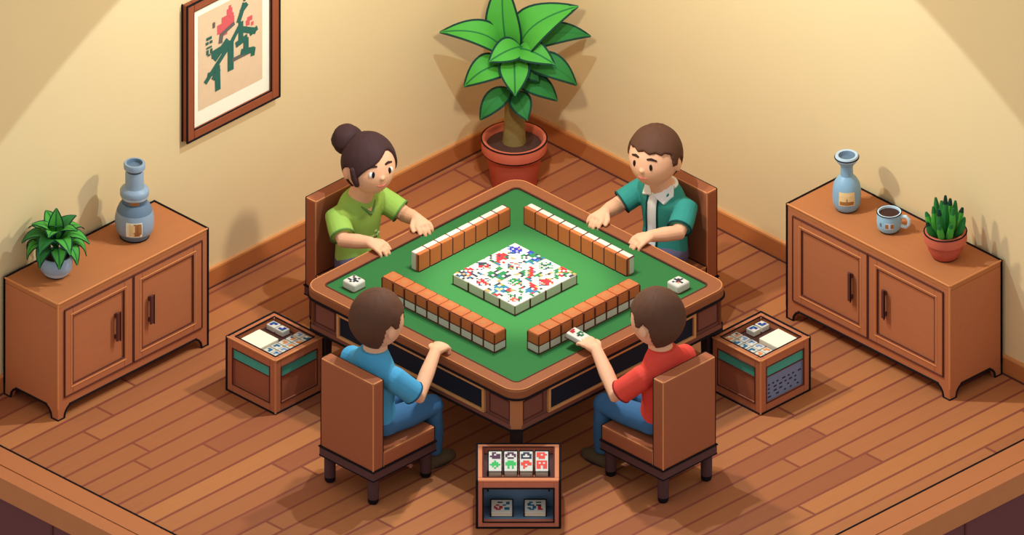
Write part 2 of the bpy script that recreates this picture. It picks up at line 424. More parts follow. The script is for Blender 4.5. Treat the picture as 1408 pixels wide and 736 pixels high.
# ------------------------------------------------------------------ plants
def leaf_mesh(p0, p1, arch, width, up=(0, 0, 1), fold=.18, n=14, prof=None, rimw=.010, droop_tip=0):
    """A broad pointed leaf from p0 to p1, bowed by arch along up; dark margin, darker rib."""
    p0, p1 = V(p0), V(p1); up = V(up); ax = p1-p0; L = ax.length
    u = (up - ax*up.dot(ax)/ax.length_squared)
    u = u.normalized() if u.length > 1e-5 else V((0, 1, 0))
    side0 = ax.normalized().cross(u)
    s = S(); rows = []
    prof = prof or (lambda t: math.sin(PI*min(1, t**.8))**.75*(1-.12*t))
    ctr = []
    for i in range(n+1):
        t = i/n
        ctr.append(p0 + ax*t + u*arch*4*t*(1-t))
    for i in range(n+1):
        t = i/n
        tg = (ctr[min(i+1, n)] - ctr[max(i-1, 0)]).normalized()
        nn = side0.cross(tg)*-1
        w = max(.004, width*.5*prof(t))
        r = min(rimw, w*.6)
        xs = [-w, -(w-r), -w*.5, -.0045*min(1, w/.02), .0045*min(1, w/.02), w*.5, w-r, w]
        rows.append([ctr[i] + side0*x + nn*(-fold*abs(x)) for x in xs])
    mi = [2, 0, 0, 1, 0, 0, 2]
    top = [[s.bm.verts.new(p) for p in r] for r in rows]
    off = []
    for i in range(n+1):
        tg = (ctr[min(i+1, n)] - ctr[max(i-1, 0)]).normalized(); nn = side0.cross(tg)*-1
        off.append(nn*-.004)
    bot = [[s.bm.verts.new(p+off[i]) for p in rows[i]] for i in range(n+1)]
    m = len(rows[0])
    for i in range(n):
        for j in range(m-1):
            mm = 2 if (i == n-1 and j in (0, 1, m-3, m-2)) else mi[j]
            f = s.bm.faces.new((top[i][j], top[i][j+1], top[i+1][j+1], top[i+1][j])); f.material_index = mm; f.smooth = True
            f = s.bm.faces.new((bot[i][j], bot[i+1][j], bot[i+1][j+1], bot[i][j+1])); f.material_index = mm; f.smooth = True
        for j in (0, m-1):
            f = s.bm.faces.new((top[i][j], top[i+1][j], bot[i+1][j], bot[i][j])); f.material_index = 2
    for i in (0, n):
        for j in range(m-1):
            f = s.bm.faces.new((top[i][j], bot[i][j], bot[i][j+1], top[i][j+1])); f.material_index = 2
    return s

R45 = math.radians(45)
CR = V((math.cos(R45), math.sin(R45), 0))         # diagonal across the room (towards its right-hand side)
CF = V((math.cos(R45), -math.sin(R45), 0))        # diagonal out of the corner, towards the open side
UP = V((0, 0, 1))
def diag(a, b, c): return CR*a + CF*b + UP*c

def big_plant():
    t = thing('potted_plant', 'tall broad-leaved plant in a terracotta pot in the room corner', 'plant', (-.565, .58, 0))
    s = S()
    s.lathe([(0, 0), (.108, 0), (.112, .006), (.138, .185), (.139, .19), (.158, .192), (.161, .2), (.163, .252), (.160, .262), (.146, .262), (.140, .256), (.136, .225), (0, .225)], 0, 36,
            ms=[2, 2, 0, 0, 2, 2, 1, 1, 1, 1, 1, 1])
    s.tube([(.1615*math.cos(2*PI*k/36), .1615*math.sin(2*PI*k/36), .260) for k in range(36)], .004, 2, 6, True)
    s.tube([(.141*math.cos(2*PI*k/36), .141*math.sin(2*PI*k/36), .189) for k in range(36)], .004, 3, 6, True)
    s.build('pot', [TERRA, TERRAD, INK, GROOVE], t)
    s = S(); s.lathe([(0, .222), (.136, .226), (.12, .236), (.05, .242), (0, .244)], 0, 24); s.build('soil', SOIL, t)
    s = S(); s.tube([(0, 0, .2), (0, 0, .27), (.004, 0, .38), (-.002, .002, .5), (0, 0, .66), (0, 0, .8)], [.064, .056, .051, .046, .034, .014], 0, 14)
    s.build('trunk', TRUNK, t)
    # leaves: (start, tip) as offsets across / out of / above the corner, arch, width
    z0 = .50
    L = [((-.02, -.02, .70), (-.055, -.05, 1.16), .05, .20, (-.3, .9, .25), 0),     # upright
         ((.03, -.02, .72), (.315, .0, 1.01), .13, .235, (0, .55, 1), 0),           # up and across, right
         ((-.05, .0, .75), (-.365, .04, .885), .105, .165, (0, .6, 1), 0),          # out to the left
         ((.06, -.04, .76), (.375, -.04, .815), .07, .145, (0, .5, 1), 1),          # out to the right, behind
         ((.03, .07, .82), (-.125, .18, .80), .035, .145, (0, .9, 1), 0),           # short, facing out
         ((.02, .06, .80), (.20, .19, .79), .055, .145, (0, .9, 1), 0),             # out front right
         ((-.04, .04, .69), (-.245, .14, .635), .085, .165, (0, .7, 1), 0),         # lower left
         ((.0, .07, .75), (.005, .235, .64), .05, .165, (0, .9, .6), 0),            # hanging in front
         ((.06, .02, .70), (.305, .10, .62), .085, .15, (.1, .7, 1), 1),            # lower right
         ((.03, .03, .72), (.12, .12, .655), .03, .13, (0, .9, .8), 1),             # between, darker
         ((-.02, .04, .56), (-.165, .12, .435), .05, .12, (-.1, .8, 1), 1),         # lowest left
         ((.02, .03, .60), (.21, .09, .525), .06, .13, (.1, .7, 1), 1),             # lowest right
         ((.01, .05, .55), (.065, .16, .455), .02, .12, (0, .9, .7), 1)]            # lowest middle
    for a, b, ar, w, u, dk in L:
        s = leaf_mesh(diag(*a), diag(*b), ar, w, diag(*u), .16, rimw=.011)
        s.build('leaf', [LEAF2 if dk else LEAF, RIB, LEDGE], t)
    for a in [q[0] for q in L]:
        p = diag(*a); s = S(); s.tube([(0, 0, max(.48, p.z-.05)), p*.6+V((0, 0, p.z*.4-.015)), p+(p-V((0, 0, p.z-.03))).normalized()*.03], [.012, .011, .009], 0, 8); s.build('leaf_stalk', RIB, t)
big_plant()

def leafy_pot():
    t = thing('potted_plant', 'small bushy plant in a grey glazed pot on the cabinet', 'plant', (-.742, -2.425, .6675))
    s = S(); s.lathe([(0, 0), (.05, 0), (.058, .008), (.078, .035), (.083, .07), (.082, .1), (.076, .112), (.070, .112), (.068, .095), (0, .095)], 0, 28, ms=[1, 1, 2, 0, 0, 0, 0, 0, 0])
    s.tube([(.05*math.cos(k*PI/12), .05*math.sin(k*PI/12), .003) for k in range(24)], .004, 1, 6, True)
    s.build('pot', [POTG, INK, STEELL], t)
    s = S(); s.lathe([(0, .09), (.069, .096), (.04, .105), (0, .108)], 0, 20); s.build('soil', SOIL, t)
    L = []
    rnd = random.Random(3)
    for k in range(9): L.append((k*40-38, .03, .145, .145, .108, .092, .062))
    for k in range(7): L.append((k*51-20, .025, .175, .165, .195, .098, .055))
    for k in range(5): L.append((k*72+12, .015, .20, .13, .285, .092, .035))
    L.append((-45, .0, .21, .055, .30, .085, .02)); L.append((130, .0, .21, .03, .36, .085, .01))
    for az, r0, zz, r1, z1, w, ar in L:
        q = math.radians(az); d = V((math.cos(q), math.sin(q), 0))
        r1 *= rnd.uniform(.9, 1.08)
        s = leaf_mesh(d*r0 + UP*zz, d*r1 + UP*z1, ar, w, (0, 0, 1), .14, n=8, rimw=.0065)
        s.build('leaf', [LEAF if rnd.random() < .85 else LEAF2, RIB, LEDGE], t)
    s = S()
    for k in range(5):
        q = k*1.26; s.tube([(0, 0, .09), (.01*math.cos(q), .01*math.sin(q), .16), (.02*math.cos(q), .02*math.sin(q), .22)], .006, 0, 6)
    s.build('stem', RIB, t)
leafy_pot()

def succulent():
    t = thing('potted_succulent', 'spiky green succulent in a terracotta pot on the cabinet end', 'plant', (2.205, .805, .6525))
    s = S(); s.lathe([(0, 0), (.058, 0), (.066, .006), (.088, .05), (.090, .088), (.104, .09), (.107, .1), (.106, .14), (.100, .146), (.09, .146), (.086, .125), (0, .125)], 0, 32, ms=[2, 2, 0, 0, 2, 1, 1, 1, 1, 1, 1])
    s.tube([(.105*math.cos(k*PI/16), .105*math.sin(k*PI/16), .143) for k in range(32)], .0038, 2, 6, True)
    s.tube([(.06*math.cos(k*PI/16), .06*math.sin(k*PI/16), .003) for k in range(32)], .004, 2, 6, True)
    s.build('pot', [TERRA, TERRAD, INK], t)
    s = S(); s.lathe([(0, .12), (.087, .127), (.05, .133), (0, .135)], 0, 20); s.build('soil', SOIL, t)
    spec = [(0, 0, .0, .345), (40, .03, .06, .30), (100, .03, .05, .31), (160, .03, .07, .29), (220, .035, .075, .30), (275, .03, .06, .285), (330, .03, .065, .30),
            (15, .055, .11, .245), (70, .055, .10, .24), (130, .055, .11, .235), (190, .055, .115, .25), (245, .055, .105, .225), (300, .055, .105, .225), (345, .055, .115, .24)]
    for k, (az, r0, r1, z1) in enumerate(spec):
        q = math.radians(az-45); d = V((math.cos(q), math.sin(q), 0)); p0 = d*r0+UP*.12; p1 = d*r1+UP*z1
        mid = p0*.5+p1*.5+d*.008
        s = S(); s.tube([p0, p0*.65+p1*.35+d*.006, mid, p0*.2+p1*.8+d*.002, p1], [.014, .0185, .018, .013, .004], 0, 8)
        s.tube([p0*.2+p1*.8+d*.002, p1], [.0135, .006], 1, 8)
        s.build('leaf', [LEAF if k % 2 else LEAF2, LEDGE if k % 3 == 0 else RIB], t)
succulent()

# ------------------------------------------------------------------ crockery on the cabinets
def patch(s, rad_at, az, daz, z0, z1, m, n=6, off=.0012):
    """A label lying on a turned body."""
    for i in range(n):
        a0 = az-daz/2+daz*i/n; a1 = az-daz/2+daz*(i+1)/n
        for j in range(4):
            za = z0+(z1-z0)*j/4; zb = z0+(z1-z0)*(j+1)/4
            P = lambda a, z: ((rad_at(z)+off)*math.cos(a), (rad_at(z)+off)*math.sin(a), z)
            s.quad(P(a0, za), P(a1, za), P(a1, zb), P(a0, zb), m)
def radial(prof):
    def f(z):
        for (r0, z0), (r1, z1) in zip(prof, prof[1:]):
            if z0 <= z <= z1 and z1 > z0: return r0+(r1-r0)*(z-z0)/(z1-z0)
        return prof[-1][0]
    return f
VA = -R45                                        # towards the open side of the room

def flask():
    t = thing('stoneware_flask', 'grey-blue stoneware flask seated on a round jar on the cabinet', 'flask', (-.7315, -1.89, .667))
    pr = [(0, 0), (.068, 0), (.072, .006), (.078, .02), (.092, .04), (.097, .075), (.096, .115), (.088, .15), (.076, .18), (.064, .195), (0, .195)]
    s = S(); s.lathe(pr, 0, 32, ms=[2, 2, 1, 1, 0, 0, 0, 1, 1, 1])
    s.tube([(.07*math.cos(k*PI/16), .07*math.sin(k*PI/16), .004) for k in range(32)], .0045, 2, 6, True)
    b = s.build('jar', [STEEL, STEELD, INK], t)
    f = radial(pr); s = S(); patch(s, f, VA-.02, .86, .045, .125, 0)
    for i, (a, w, z0, z1, m) in enumerate([(.15, .34, .05, .12, 1), (-.20, .10, .055, .10, 2), (-.05, .12, .075, .11, 2), (-.18, .3, .10, .115, 3), (.34, .18, .06, .12, 1), (-.06, .08, .05, .07, 3), (-.30, .08, .05, .12, 3)]): patch(s, f, VA+a*.8, w, z0, z1, m, off=.002+.0003*i)
    s.build('label', [CARD, LABELB, PAPER, PAPER], b)
    pr2 = [(0, .194), (.055, .195), (.06, .205), (.066, .225), (.072, .24), (.072, .262), (.066, .272), (.05, .282), (.046, .3), (.046, .36), (.04, .372), (.044, .38), (.053, .388), (.054, .412), (.05, .418), (.04, .418), (.036, .40), (0, .40)]
    s = S(); s.lathe(pr2, 0, 32, ms=[1, 1, 1, 2, 0, 0, 0, 0, 0, 0, 3, 0, 0, 0, 0, 1, 1])
    s.build('flask_body', [STEEL, STEELD, STEELL, INK], t)
    f2 = radial(pr2); s = S(); patch(s, f2, VA, .75, .205, .226, 0); s.build('collar_band', [LABELB], t)
flask()
def vase():
    t = thing('vase', 'pale blue narrow-necked vase with a cream label on the cabinet', 'vase', (1.535, .79, .6525))
    pr = [(0, 0), (.05, 0), (.056, .006), (.068, .03), (.071, .06), (.07, .11), (.064, .145), (.046, .175), (.032, .19), (.030, .235), (.034, .25), (.05, .27), (.058, .283), (.058, .298), (.054, .304), (.042, .302), (.030, .285), (0, .28)]
    s = S(); s.lathe(pr, 0, 32, ms=[2, 2, 0, 0, 0, 0, 0, 0, 0, 0, 0, 0, 1, 1, 1, 3, 3])
    s.tube([(.052*math.cos(k*PI/16), .052*math.sin(k*PI/16), .004) for k in range(32)], .0042, 2, 6, True)
    s.tube([(.0585*math.cos(k*PI/16), .0585*math.sin(k*PI/16), .292) for k in range(32)], .0036, 2, 6, True)
    b = s.build('body', [VASE, STEELL, INK, STEELD], t)
    f = radial(pr); s = S(); patch(s, f, VA, 1.15, .05, .125, 0); patch(s, f, VA, 1.0, .056, .075, 1, off=.0018); patch(s, f, VA, .06, .07, .092, 1, off=.002)
    s.build('label', [PAPER, LABELB], b)
vase()
def mug():
    t = thing('mug', 'pale blue coffee mug between the vase and the succulent', 'mug', (1.83, .79, .6525))
    pr = [(0, 0), (.044, 0), (.05, .006), (.06, .02), (.062, .05), (.061, .098), (.059, .104), (.053, .104), (.052, .09), (0, .09)]
    s = S(); s.lathe(pr, 0, 32, ms=[2, 2, 0, 0, 0, 1, 1, 1, 1])
    s.tube([(.046*math.cos(k*PI/16), .046*math.sin(k*PI/16), .004) for k in range(32)], .004, 2, 6, True)
    s.tube([(.0605*math.cos(k*PI/16), .0605*math.sin(k*PI/16), .102) for k in range(32)], .003, 2, 6, True)
    f = radial(pr)
    patch(s, f, VA, .7, .035, .07, 1)
    for a in (-.2, .22): patch(s, f, VA+a, .24, .04, .064, 3, off=.002)
    patch(s, f, VA-.75, .16, .045, .065, 4, off=.002)
    s.build('body', [MUG, MUGL, INK, LABELB, STEELD], t)
    s = S(); s.lathe([(0, .084), (.0525, .086), (.0525, .0925), (0, .093)], 0, 28); s.build('coffee', COFFEE, t)
    s = S(); d = V((math.cos(R45-.25), math.sin(R45-.25), 0))
    P = [d*.056+UP*.082, d*.085+UP*.086, d*.1+UP*.07, d*.1+UP*.045, d*.085+UP*.026, d*.058+UP*.03]
    s.tube(P, .009, 0, 10); s.build('handle', MUGL, t)
mug()

# ------------------------------------------------------------------ table
TX, TY, TH, TA = .837, -.807, .59, .745
def rrect(a, r, z, n=7, cx=0, cy=0, b=None):
    b = a if b is None else b; P = []
    for qx, qy, a0 in ((1, 1, 0), (-1, 1, 90), (-1, -1, 180), (1, -1, 270)):
        for k in range(n+1):
            q = math.radians(a0+90*k/n); P.append((cx+qx*(a-r)+r*math.cos(q), cy+qy*(b-r)+r*math.sin(q), z))
    return P
def table():
    t = thing('mahjong_table', 'square wooden game table with green felt top between four chairs', 'table', (TX, TY, 0))
    A = TA; R = .085; rw = .075; fr = .03
    s = S()
    out_t, out_m, out_b = rrect(A-.008, R, TH), rrect(A, R, TH-.01), rrect(A, R, TH-.052)
    in_t, in_b = rrect(A-rw, fr, TH), rrect(A-rw, fr, TH-.03)
    s.rings([in_b, in_t, out_t, out_m, out_b, rrect(A-.05, R, TH-.052), rrect(A-.05, R, TH-.05)], 0, False)
    s.tube(rrect(A-rw, fr, TH-.001), .0045, 1, 6, True); s.tube(rrect(A+.001, R, TH-.054), .0070, 2, 6, True)
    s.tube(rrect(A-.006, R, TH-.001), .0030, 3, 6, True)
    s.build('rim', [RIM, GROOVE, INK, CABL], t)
    s = S(); s.rings([rrect(A-rw+.003, fr, TH-.05), rrect(A-rw+.003, fr, TH-.008)], 0); s.build('felt', FELT, t)
    # apron: box with chamfered corner posts, recessed panels, a long drawer recess on every side
    B = A-.012; zt, zb = TH-.052, TH-.235
    s = S(); c = .04
    oct_ = lambda b, z, c=c: [(b-c, b, z), (-b+c, b, z), (-b, b-c, z), (-b, -b+c, z), (-b+c, -b, z), (b-c, -b, z), (b, -b+c, z), (b, b-c, z)]
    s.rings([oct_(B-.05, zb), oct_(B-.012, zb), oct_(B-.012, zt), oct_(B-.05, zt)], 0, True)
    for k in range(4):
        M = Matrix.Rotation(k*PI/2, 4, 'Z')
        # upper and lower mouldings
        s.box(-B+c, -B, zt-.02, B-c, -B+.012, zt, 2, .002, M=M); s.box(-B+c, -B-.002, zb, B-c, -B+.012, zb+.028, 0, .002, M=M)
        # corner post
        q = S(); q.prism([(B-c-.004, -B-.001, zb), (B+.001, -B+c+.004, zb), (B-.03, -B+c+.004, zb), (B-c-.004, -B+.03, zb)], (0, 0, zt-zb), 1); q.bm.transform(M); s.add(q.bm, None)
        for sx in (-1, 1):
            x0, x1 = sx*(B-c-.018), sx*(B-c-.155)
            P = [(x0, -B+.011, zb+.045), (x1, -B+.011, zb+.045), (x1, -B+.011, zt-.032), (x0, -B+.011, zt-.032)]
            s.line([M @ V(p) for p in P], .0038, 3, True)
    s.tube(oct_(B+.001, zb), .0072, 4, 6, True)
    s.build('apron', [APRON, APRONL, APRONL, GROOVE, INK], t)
    for k in range(4):
        M = Matrix.Rotation(k*PI/2, 4, 'Z'); h = .50
        s = S(); z0, z1 = zb+.036, zt-.024; y = -B+.006
        s.box(-h, y, z0, h, y+.016, z1, 0, M=M)
        for q in ((-h-.012, z0-.008, h+.012, z0+.006), (-h-.012, z1-.006, h+.012, z1+.008), (-h-.012, z0, -h+.004, z1), (h-.004, z0, h+.012, z1)):
            s.box(q[0], y-.012, q[1], q[2], y+.006, q[3], 1, .002, M=M)
        s.build('drawer', [SLOT, SLOTF], t)
    for sx in (-1, 1):
        for sy in (-1, 1):
            s = S(); x, y = sx*(A-.082), sy*(A-.082)
            s.rings([[(x+a*w, y+b*w, z) for a, b in ((-1, -1), (1, -1), (1, 1), (-1, 1))] for w, z in ((.016, 0), (.02, .1), (.024, zb+.01))], 0)
            s.build('leg', LEGD, t)
table()

# ------------------------------------------------------------------ chairs
def chair(label, loc, rz, toward):
    """Local frame: sitter faces +y. toward: the local corner (x side, y side) that faces out of the room corner."""
    t = thing('upholstered_chair', label, 'chair', loc, rz, 'upholstered chairs around the table')
    W, D, H = .37, .434, .705
    x0, x1, y0, y1 = -W/2, W/2, -D/2, D/2; yb = y0+.076
    s = S(); s.box(x0, y0, .2, x1, yb, H, 0, .012, 3)
    e = .006
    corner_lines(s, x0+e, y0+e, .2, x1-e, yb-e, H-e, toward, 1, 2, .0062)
    s.build('backrest', [CHAIR, INK, CHAIRL], t)
    s = S(); s.box(x0, yb, .2, x1, y1, .287, 0, .014, 3)
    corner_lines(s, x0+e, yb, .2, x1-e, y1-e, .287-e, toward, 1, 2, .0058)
    s.build('seat', [CHAIR, INK, CHAIRL], t)
    s = S(); s.box(x0-.003, y0-.003, .15, x1+.003, y1+.003, .2, 0, .003)
    s.line([(x0, y0, .15), (x1, y0, .15), (x1, y1, .15), (x0, y1, .15)], .0055, 1, True); s.line([(x0-.003, y0-.003, .2), (x1+.003, y0-.003, .2), (x1+.003, y1+.003, .2), (x0-.003, y1+.003, .2)], .0045, 1, True)
    s.build('seat_frame', [CHFRAME, INK], t)
    for sx in (-1, 1):
        for sy in (-1, 1):
            s = S(); x, y = sx*(W/2-.035), sy*(D/2-.035)
            s.lathe([(0, 0), (.02, 0), (.026, .008), (.028, .03), (.029, .15), (0, .15)], 0, 16, (x, y, 0), ms=[1, 1, 1, 0, 0])
            s.build('leg', [CHLEG, INK], t)
    return t
P_BLUE = ((.972, -1.904, 0), 0.0)
P_RED = ((1.937, -.919, 0), PI/2)
P_GREEN = ((-.146, -.891, 0), -PI/2)
P_TEAL = ((.827, .201, 0), PI)
chair('brown upholstered chair under the man in the blue shirt', *P_BLUE, (1, -1))
chair('brown upholstered chair under the man in the red shirt', *P_RED, (-1, -1))
chair('brown upholstered chair under the woman in the light green top', *P_GREEN, (1, 1))
chair('brown upholstered chair under the man in the teal shirt', *P_TEAL, (-1, 1))

# ------------------------------------------------------------------ mahjong tiles
def stamp(s, o, ux, uy, grid, cell, mats0, lift=.0008):
    """Print a small pattern: rows of letters, '.' = blank. o = centre, ux to the pattern's right, uy to its top."""
    o, ux, uy = V(o), V(ux), V(uy); n = ux.cross(uy).normalized()*lift
    H = len(grid); Wd = max(len(r) for r in grid); keys = mats0
    for i, r in enumerate(grid):
        j = 0
        while j < len(r):
            k = r[j]
            if k == '.': j += 1; continue
            e = j
            while e < len(r) and r[e] == k: e += 1
            a = (j-Wd/2)*cell; b = (e-Wd/2)*cell; c = (H/2-i-1)*cell; d = c+cell
            s.quad(o+ux*a+uy*c+n, o+ux*b+uy*c+n, o+ux*b+uy*d+n, o+ux*a+uy*d+n, keys[k]); j = e
def tile_mats(grids, first):
    ks = sorted({c for g in grids for r in g for c in r if c != '.'})
    return {k: len(first)+i for i, k in enumerate(ks)}, list(first)+[PR[k] for k in ks]

PAT = {
 'blue flower': ['..b..b.', '.bbbbb.', 'bb.bb.b', '.bbbbbb', '..bb.bb', '.b.bbb.', '...b...'],
 'red blossom': ['..rr...', '.rrr.k.', '.r.rrr.', '..rrr..', 'k..rr.r', '.k..rr.', '.......'],
 'red bar and dark specks': ['kk..k..', '.kk..k.', '..k....', '.rrrrr.', '.rr.rr.', '...k..k', '..k....'],
 'dark and red specks': ['.rr..k.', 'rr.k...', '..rr.kk', '.k..r..', 'kk.k...', '..kk.k.', '.k.....'],
 'red spray': ['..r..k.', '.rrr...', 'r.rr.k.', '.rrrr..', 'rr..r..', '.k..rr.', '......k'],
 'green discs': ['gg..k..', 'gg.gg..', '...gg.k', '.k.....', 'gg.k.gg', 'gg...gg', '..k....'],
 'scattered red strokes': ['.rr..k.', '...rr..', 'k....r.', '.rr....', '..k.rr.', 'g...k..', '.g..g..'],
 'navy and green specks': ['bb.k.g.', 'b.gg..k', '..gg.b.', '.k..bb.', 'g.k....', '.g..tt.', '....t..'],
 'blue and yellow flower': ['...t.r.', '..tt.rr', 'tttyt..', '.tyytt.', '..tt...', '.t.t.r.', '....rr.'],
 'green clover': ['..gg...', '.gggg..', 'gg.ggg.', '.ggg.g.', '..g.gg.', '.k.gg..', '...g..k'],
 'slanting red and green strokes': ['rr.....', '.rr..g.', '..rr.gg', 'g..rr..', 'gg..r..', '.k...k.', '..k.g..'],
 'dark green dots': ['.g.g.k.', 'gg..g..', '..k.gg.', 'g.gg..g', '.k..g..', 'gg.k.g.', '..g....'],
 'round red dot and green bars': ['gg.k...', '.ggg...', '.......', '..cc.gg', '.cccc.g', '.cc.c..', '..cc.g.'],
 'red bar and teal flower': ['rrr..k.', '.rrrr..', '.....t.', 'k.tttt.', '..ttt..', 'g..t..g', '.gg....'],
 'large red burst': ['...r..k', '.rrrr..', 'rrrrrr.', '.rrrrr.', '..rrr.r', '.r.rr..', 'k...r..'],
 'red and green dashes': ['rrr....', '.r..g..', '...gg.k', 'gg...g.', '.g.rr..', '..gg...', 'k...g..']}
NAMES = [['dark and red specks', 'red bar and dark specks', 'red blossom', 'blue flower'],
         ['red spray', 'green discs', 'scattered red strokes', 'navy and green specks'],
         ['blue and yellow flower', 'green clover', 'slanting red and green strokes', 'dark green dots'],
         ['round red dot and green bars', 'red bar and teal flower', 'large red burst', 'red and green dashes']]
def speck(g, seed):
    rr = random.Random(seed)
    return [''.join((rr.choice('kgrkto') if rr.random() < .36 else c) if c == '.' else c for c in row) for row in g]
ZF = TH-.008                                     # the felt's surface
cs = .1085
for i in range(4):
    for j in range(4):
        nm = NAMES[i][j]; g = speck(PAT[nm], i*4+j); mk, ms = tile_mats([g], [TWHITE, GROOVE])
        s = S(); h = cs/2-.0015; s.box(-h, -h, 0, h, h, .058, 0, .006, 2)
        s.line([(-h+.004, -h+.004, .002), (h-.004, -h+.004, .002), (h-.004, h-.004, .002), (-h+.004, h-.004, .002)], .0042, 1, True)
        for a in (-1, 1):
            for b in (-1, 1): s.line([(a*(h-.001), b*(h-.001), .004), (a*(h-.001), b*(h-.001), .05)], .0024, 1)
        stamp(s, (0, 0, .058), (.7071, .7071, 0) if (i+j) % 2 else (1, 0, 0), (-.7071, .7071, 0) if (i+j) % 2 else (0, 1, 0), g, .0102 if (i+j) % 2 else .0145, mk)
        o = s.build('mahjong_tile', ms, None, (1.035-cs*(3.5-i), -1.015+cs*(j+.5), ZF))
        tag(o, 'white tile with %s in the block amid the green felt' % nm, 'tile', 'white tiles in the middle block')
# standing rows, brown backs towards the middle
def standing_tile(w, th, h):
    s = S(); s.box(-w/2, 0, 0, w/2, th*.62, h, 0, .005, 2); s.box(-w/2, -th*.38, 0, w/2, .002, h, 1, .005, 2)
    e = .0035
    s.line([(-w/2, -th*.38+e, .004), (-w/2, -th*.38+e, h-.004)], .0034, 2); s.line([(w/2, -th*.38+e, .004), (w/2, -th*.38+e, h-.004), (w/2, th*.6, h-.002)], .0034, 2)
    s.line([(-w/2+.004, -th*.38, .002), (w/2-.004, -th*.38, .002)], .003, 3)
    me = s.build('mahjong_tile', [TWHITE, TBROWN, GROOVE, INK]); return me
st = .0797
proto = standing_tile(st-.003, .053, .100)
first = True
for k in range(8):                                # in front of the woman: backs face +x
    o = proto if first else proto.copy()
    if not first: COL.objects.link(o)
    first = False
    o.location = (.404-.02, -1.053+st*(k+.5), ZF); o.rotation_euler = (0, 0, PI/2)
    tag(o, 'upright brown tile, %s from the free end of the row before the woman' % ORD[k], 'tile', 'upright tile row before the woman in green')
for k in range(9):                                # in front of the teal man: backs face -y
    o = proto.copy(); COL.objects.link(o)
    o.location = (.439+st*(k+.5), -.359+.02, ZF); o.rotation_euler = (0, 0, 0)
    tag(o, 'upright brown tile, %s from the plant end, row before the teal man' % ORD[k], 'tile', 'upright tile row before the man in teal')
# face-down rows, brown above white
def lying_tile(w, d, h):
    s = S(); s.box(-w/2, -d/2, 0, w/2, d/2, h*.42, 0, .005, 2); s.box(-w/2, -d/2, h*.40, w/2, d/2, h, 1, .008, 2)
    s.ell((0, 0, h-.001), (w*.30, d*.30, .0035), 3, 12)
    q = .0032
    for sx in (-1, 1):
        for sy in (-1, 1): s.line([(sx*(w/2-.001), sy*(d/2-.001), .004), (sx*(w/2-.001), sy*(d/2-.001), h-.01)], q, 2)
    s.line([(-w/2, -d/2, .002), (w/2, -d/2, .002), (w/2, d/2, .002), (-w/2, d/2, .002)], q, 2, True)
    s.line([(-w/2, -d/2, h*.42), (w/2, -d/2, h*.42), (w/2, d/2, h*.42), (-w/2, d/2, h*.42)], .0022, 2, True)
    s.line([(-w/2+.005, -d/2+.003, h-.004), (w/2-.005, -d/2+.003, h-.004), (w/2-.005, d/2-.003, h-.004), (-w/2+.005, d/2-.003, h-.004)], .0026, 2, True)
    return s.build('mahjong_tile', [TWHITE, TBROWN, GROOVE, CABT])
sl = .0785
proto2 = lying_tile(sl-.002, .08, .110)
first = True
for k in range(10):
    o = proto2 if first else proto2.copy()
    if not first: COL.objects.link(o)
    first = False
    o.location = (1.216-sl*(k+.5), -1.297, ZF)
    tag(o, 'face-down brown tile, %s from the corner gap, row before the blue-shirted man' % ORD[k], 'tile', 'face-down tile row before the man in blue')
for k in range(9):
    o = proto2.copy(); COL.objects.link(o)
    o.location = (1.340, -1.195+sl*(k+.5), ZF); o.rotation_euler = (0, 0, PI/2)
    tag(o, 'face-down brown tile, %s from the corner gap, row before the red-shirted man' % ORD[k], 'tile', 'face-down tile row before the man in red')
def small_tile(label, loc, rz, grid, w=.084, h=.046, cell=.011, d=None, M=None):
    mk, ms = tile_mats([grid], [TWHITE, GROOVE]); d = d or w
    s = S(); s.box(-w/2, -d/2, 0, w/2, d/2, h, 0, min(.012, h*.25), 3)
    q = .0034; s.line([(-w/2+.004, -d/2+.004, .003), (w/2-.004, -d/2+.004, .003), (w/2-.004, d/2-.004, .003), (-w/2+.004, d/2-.004, .003)], q, 1, True)
    stamp(s, (0, 0, h), (1, 0, 0), (0, 1, 0), grid, cell, mk)
    o = s.build('mahjong_tile', ms, None, loc); o.rotation_euler = (0, 0, rz)
    return tag(o, label, 'tile')
small_tile('single white tile with a dark cross mark near the blue-shirted man', (.283, -1.38, ZF), 0, ['k..k.', '.kk..', '..kkk', 'kk.k.', '..k..'], cell=.012)
small_tile('single white tile with a plum cross mark near the red-shirted man', (1.418, -.262, ZF), 0, ['..k..', '.kp..', 'kkppk', '..po.', '.k...'], cell=.012)

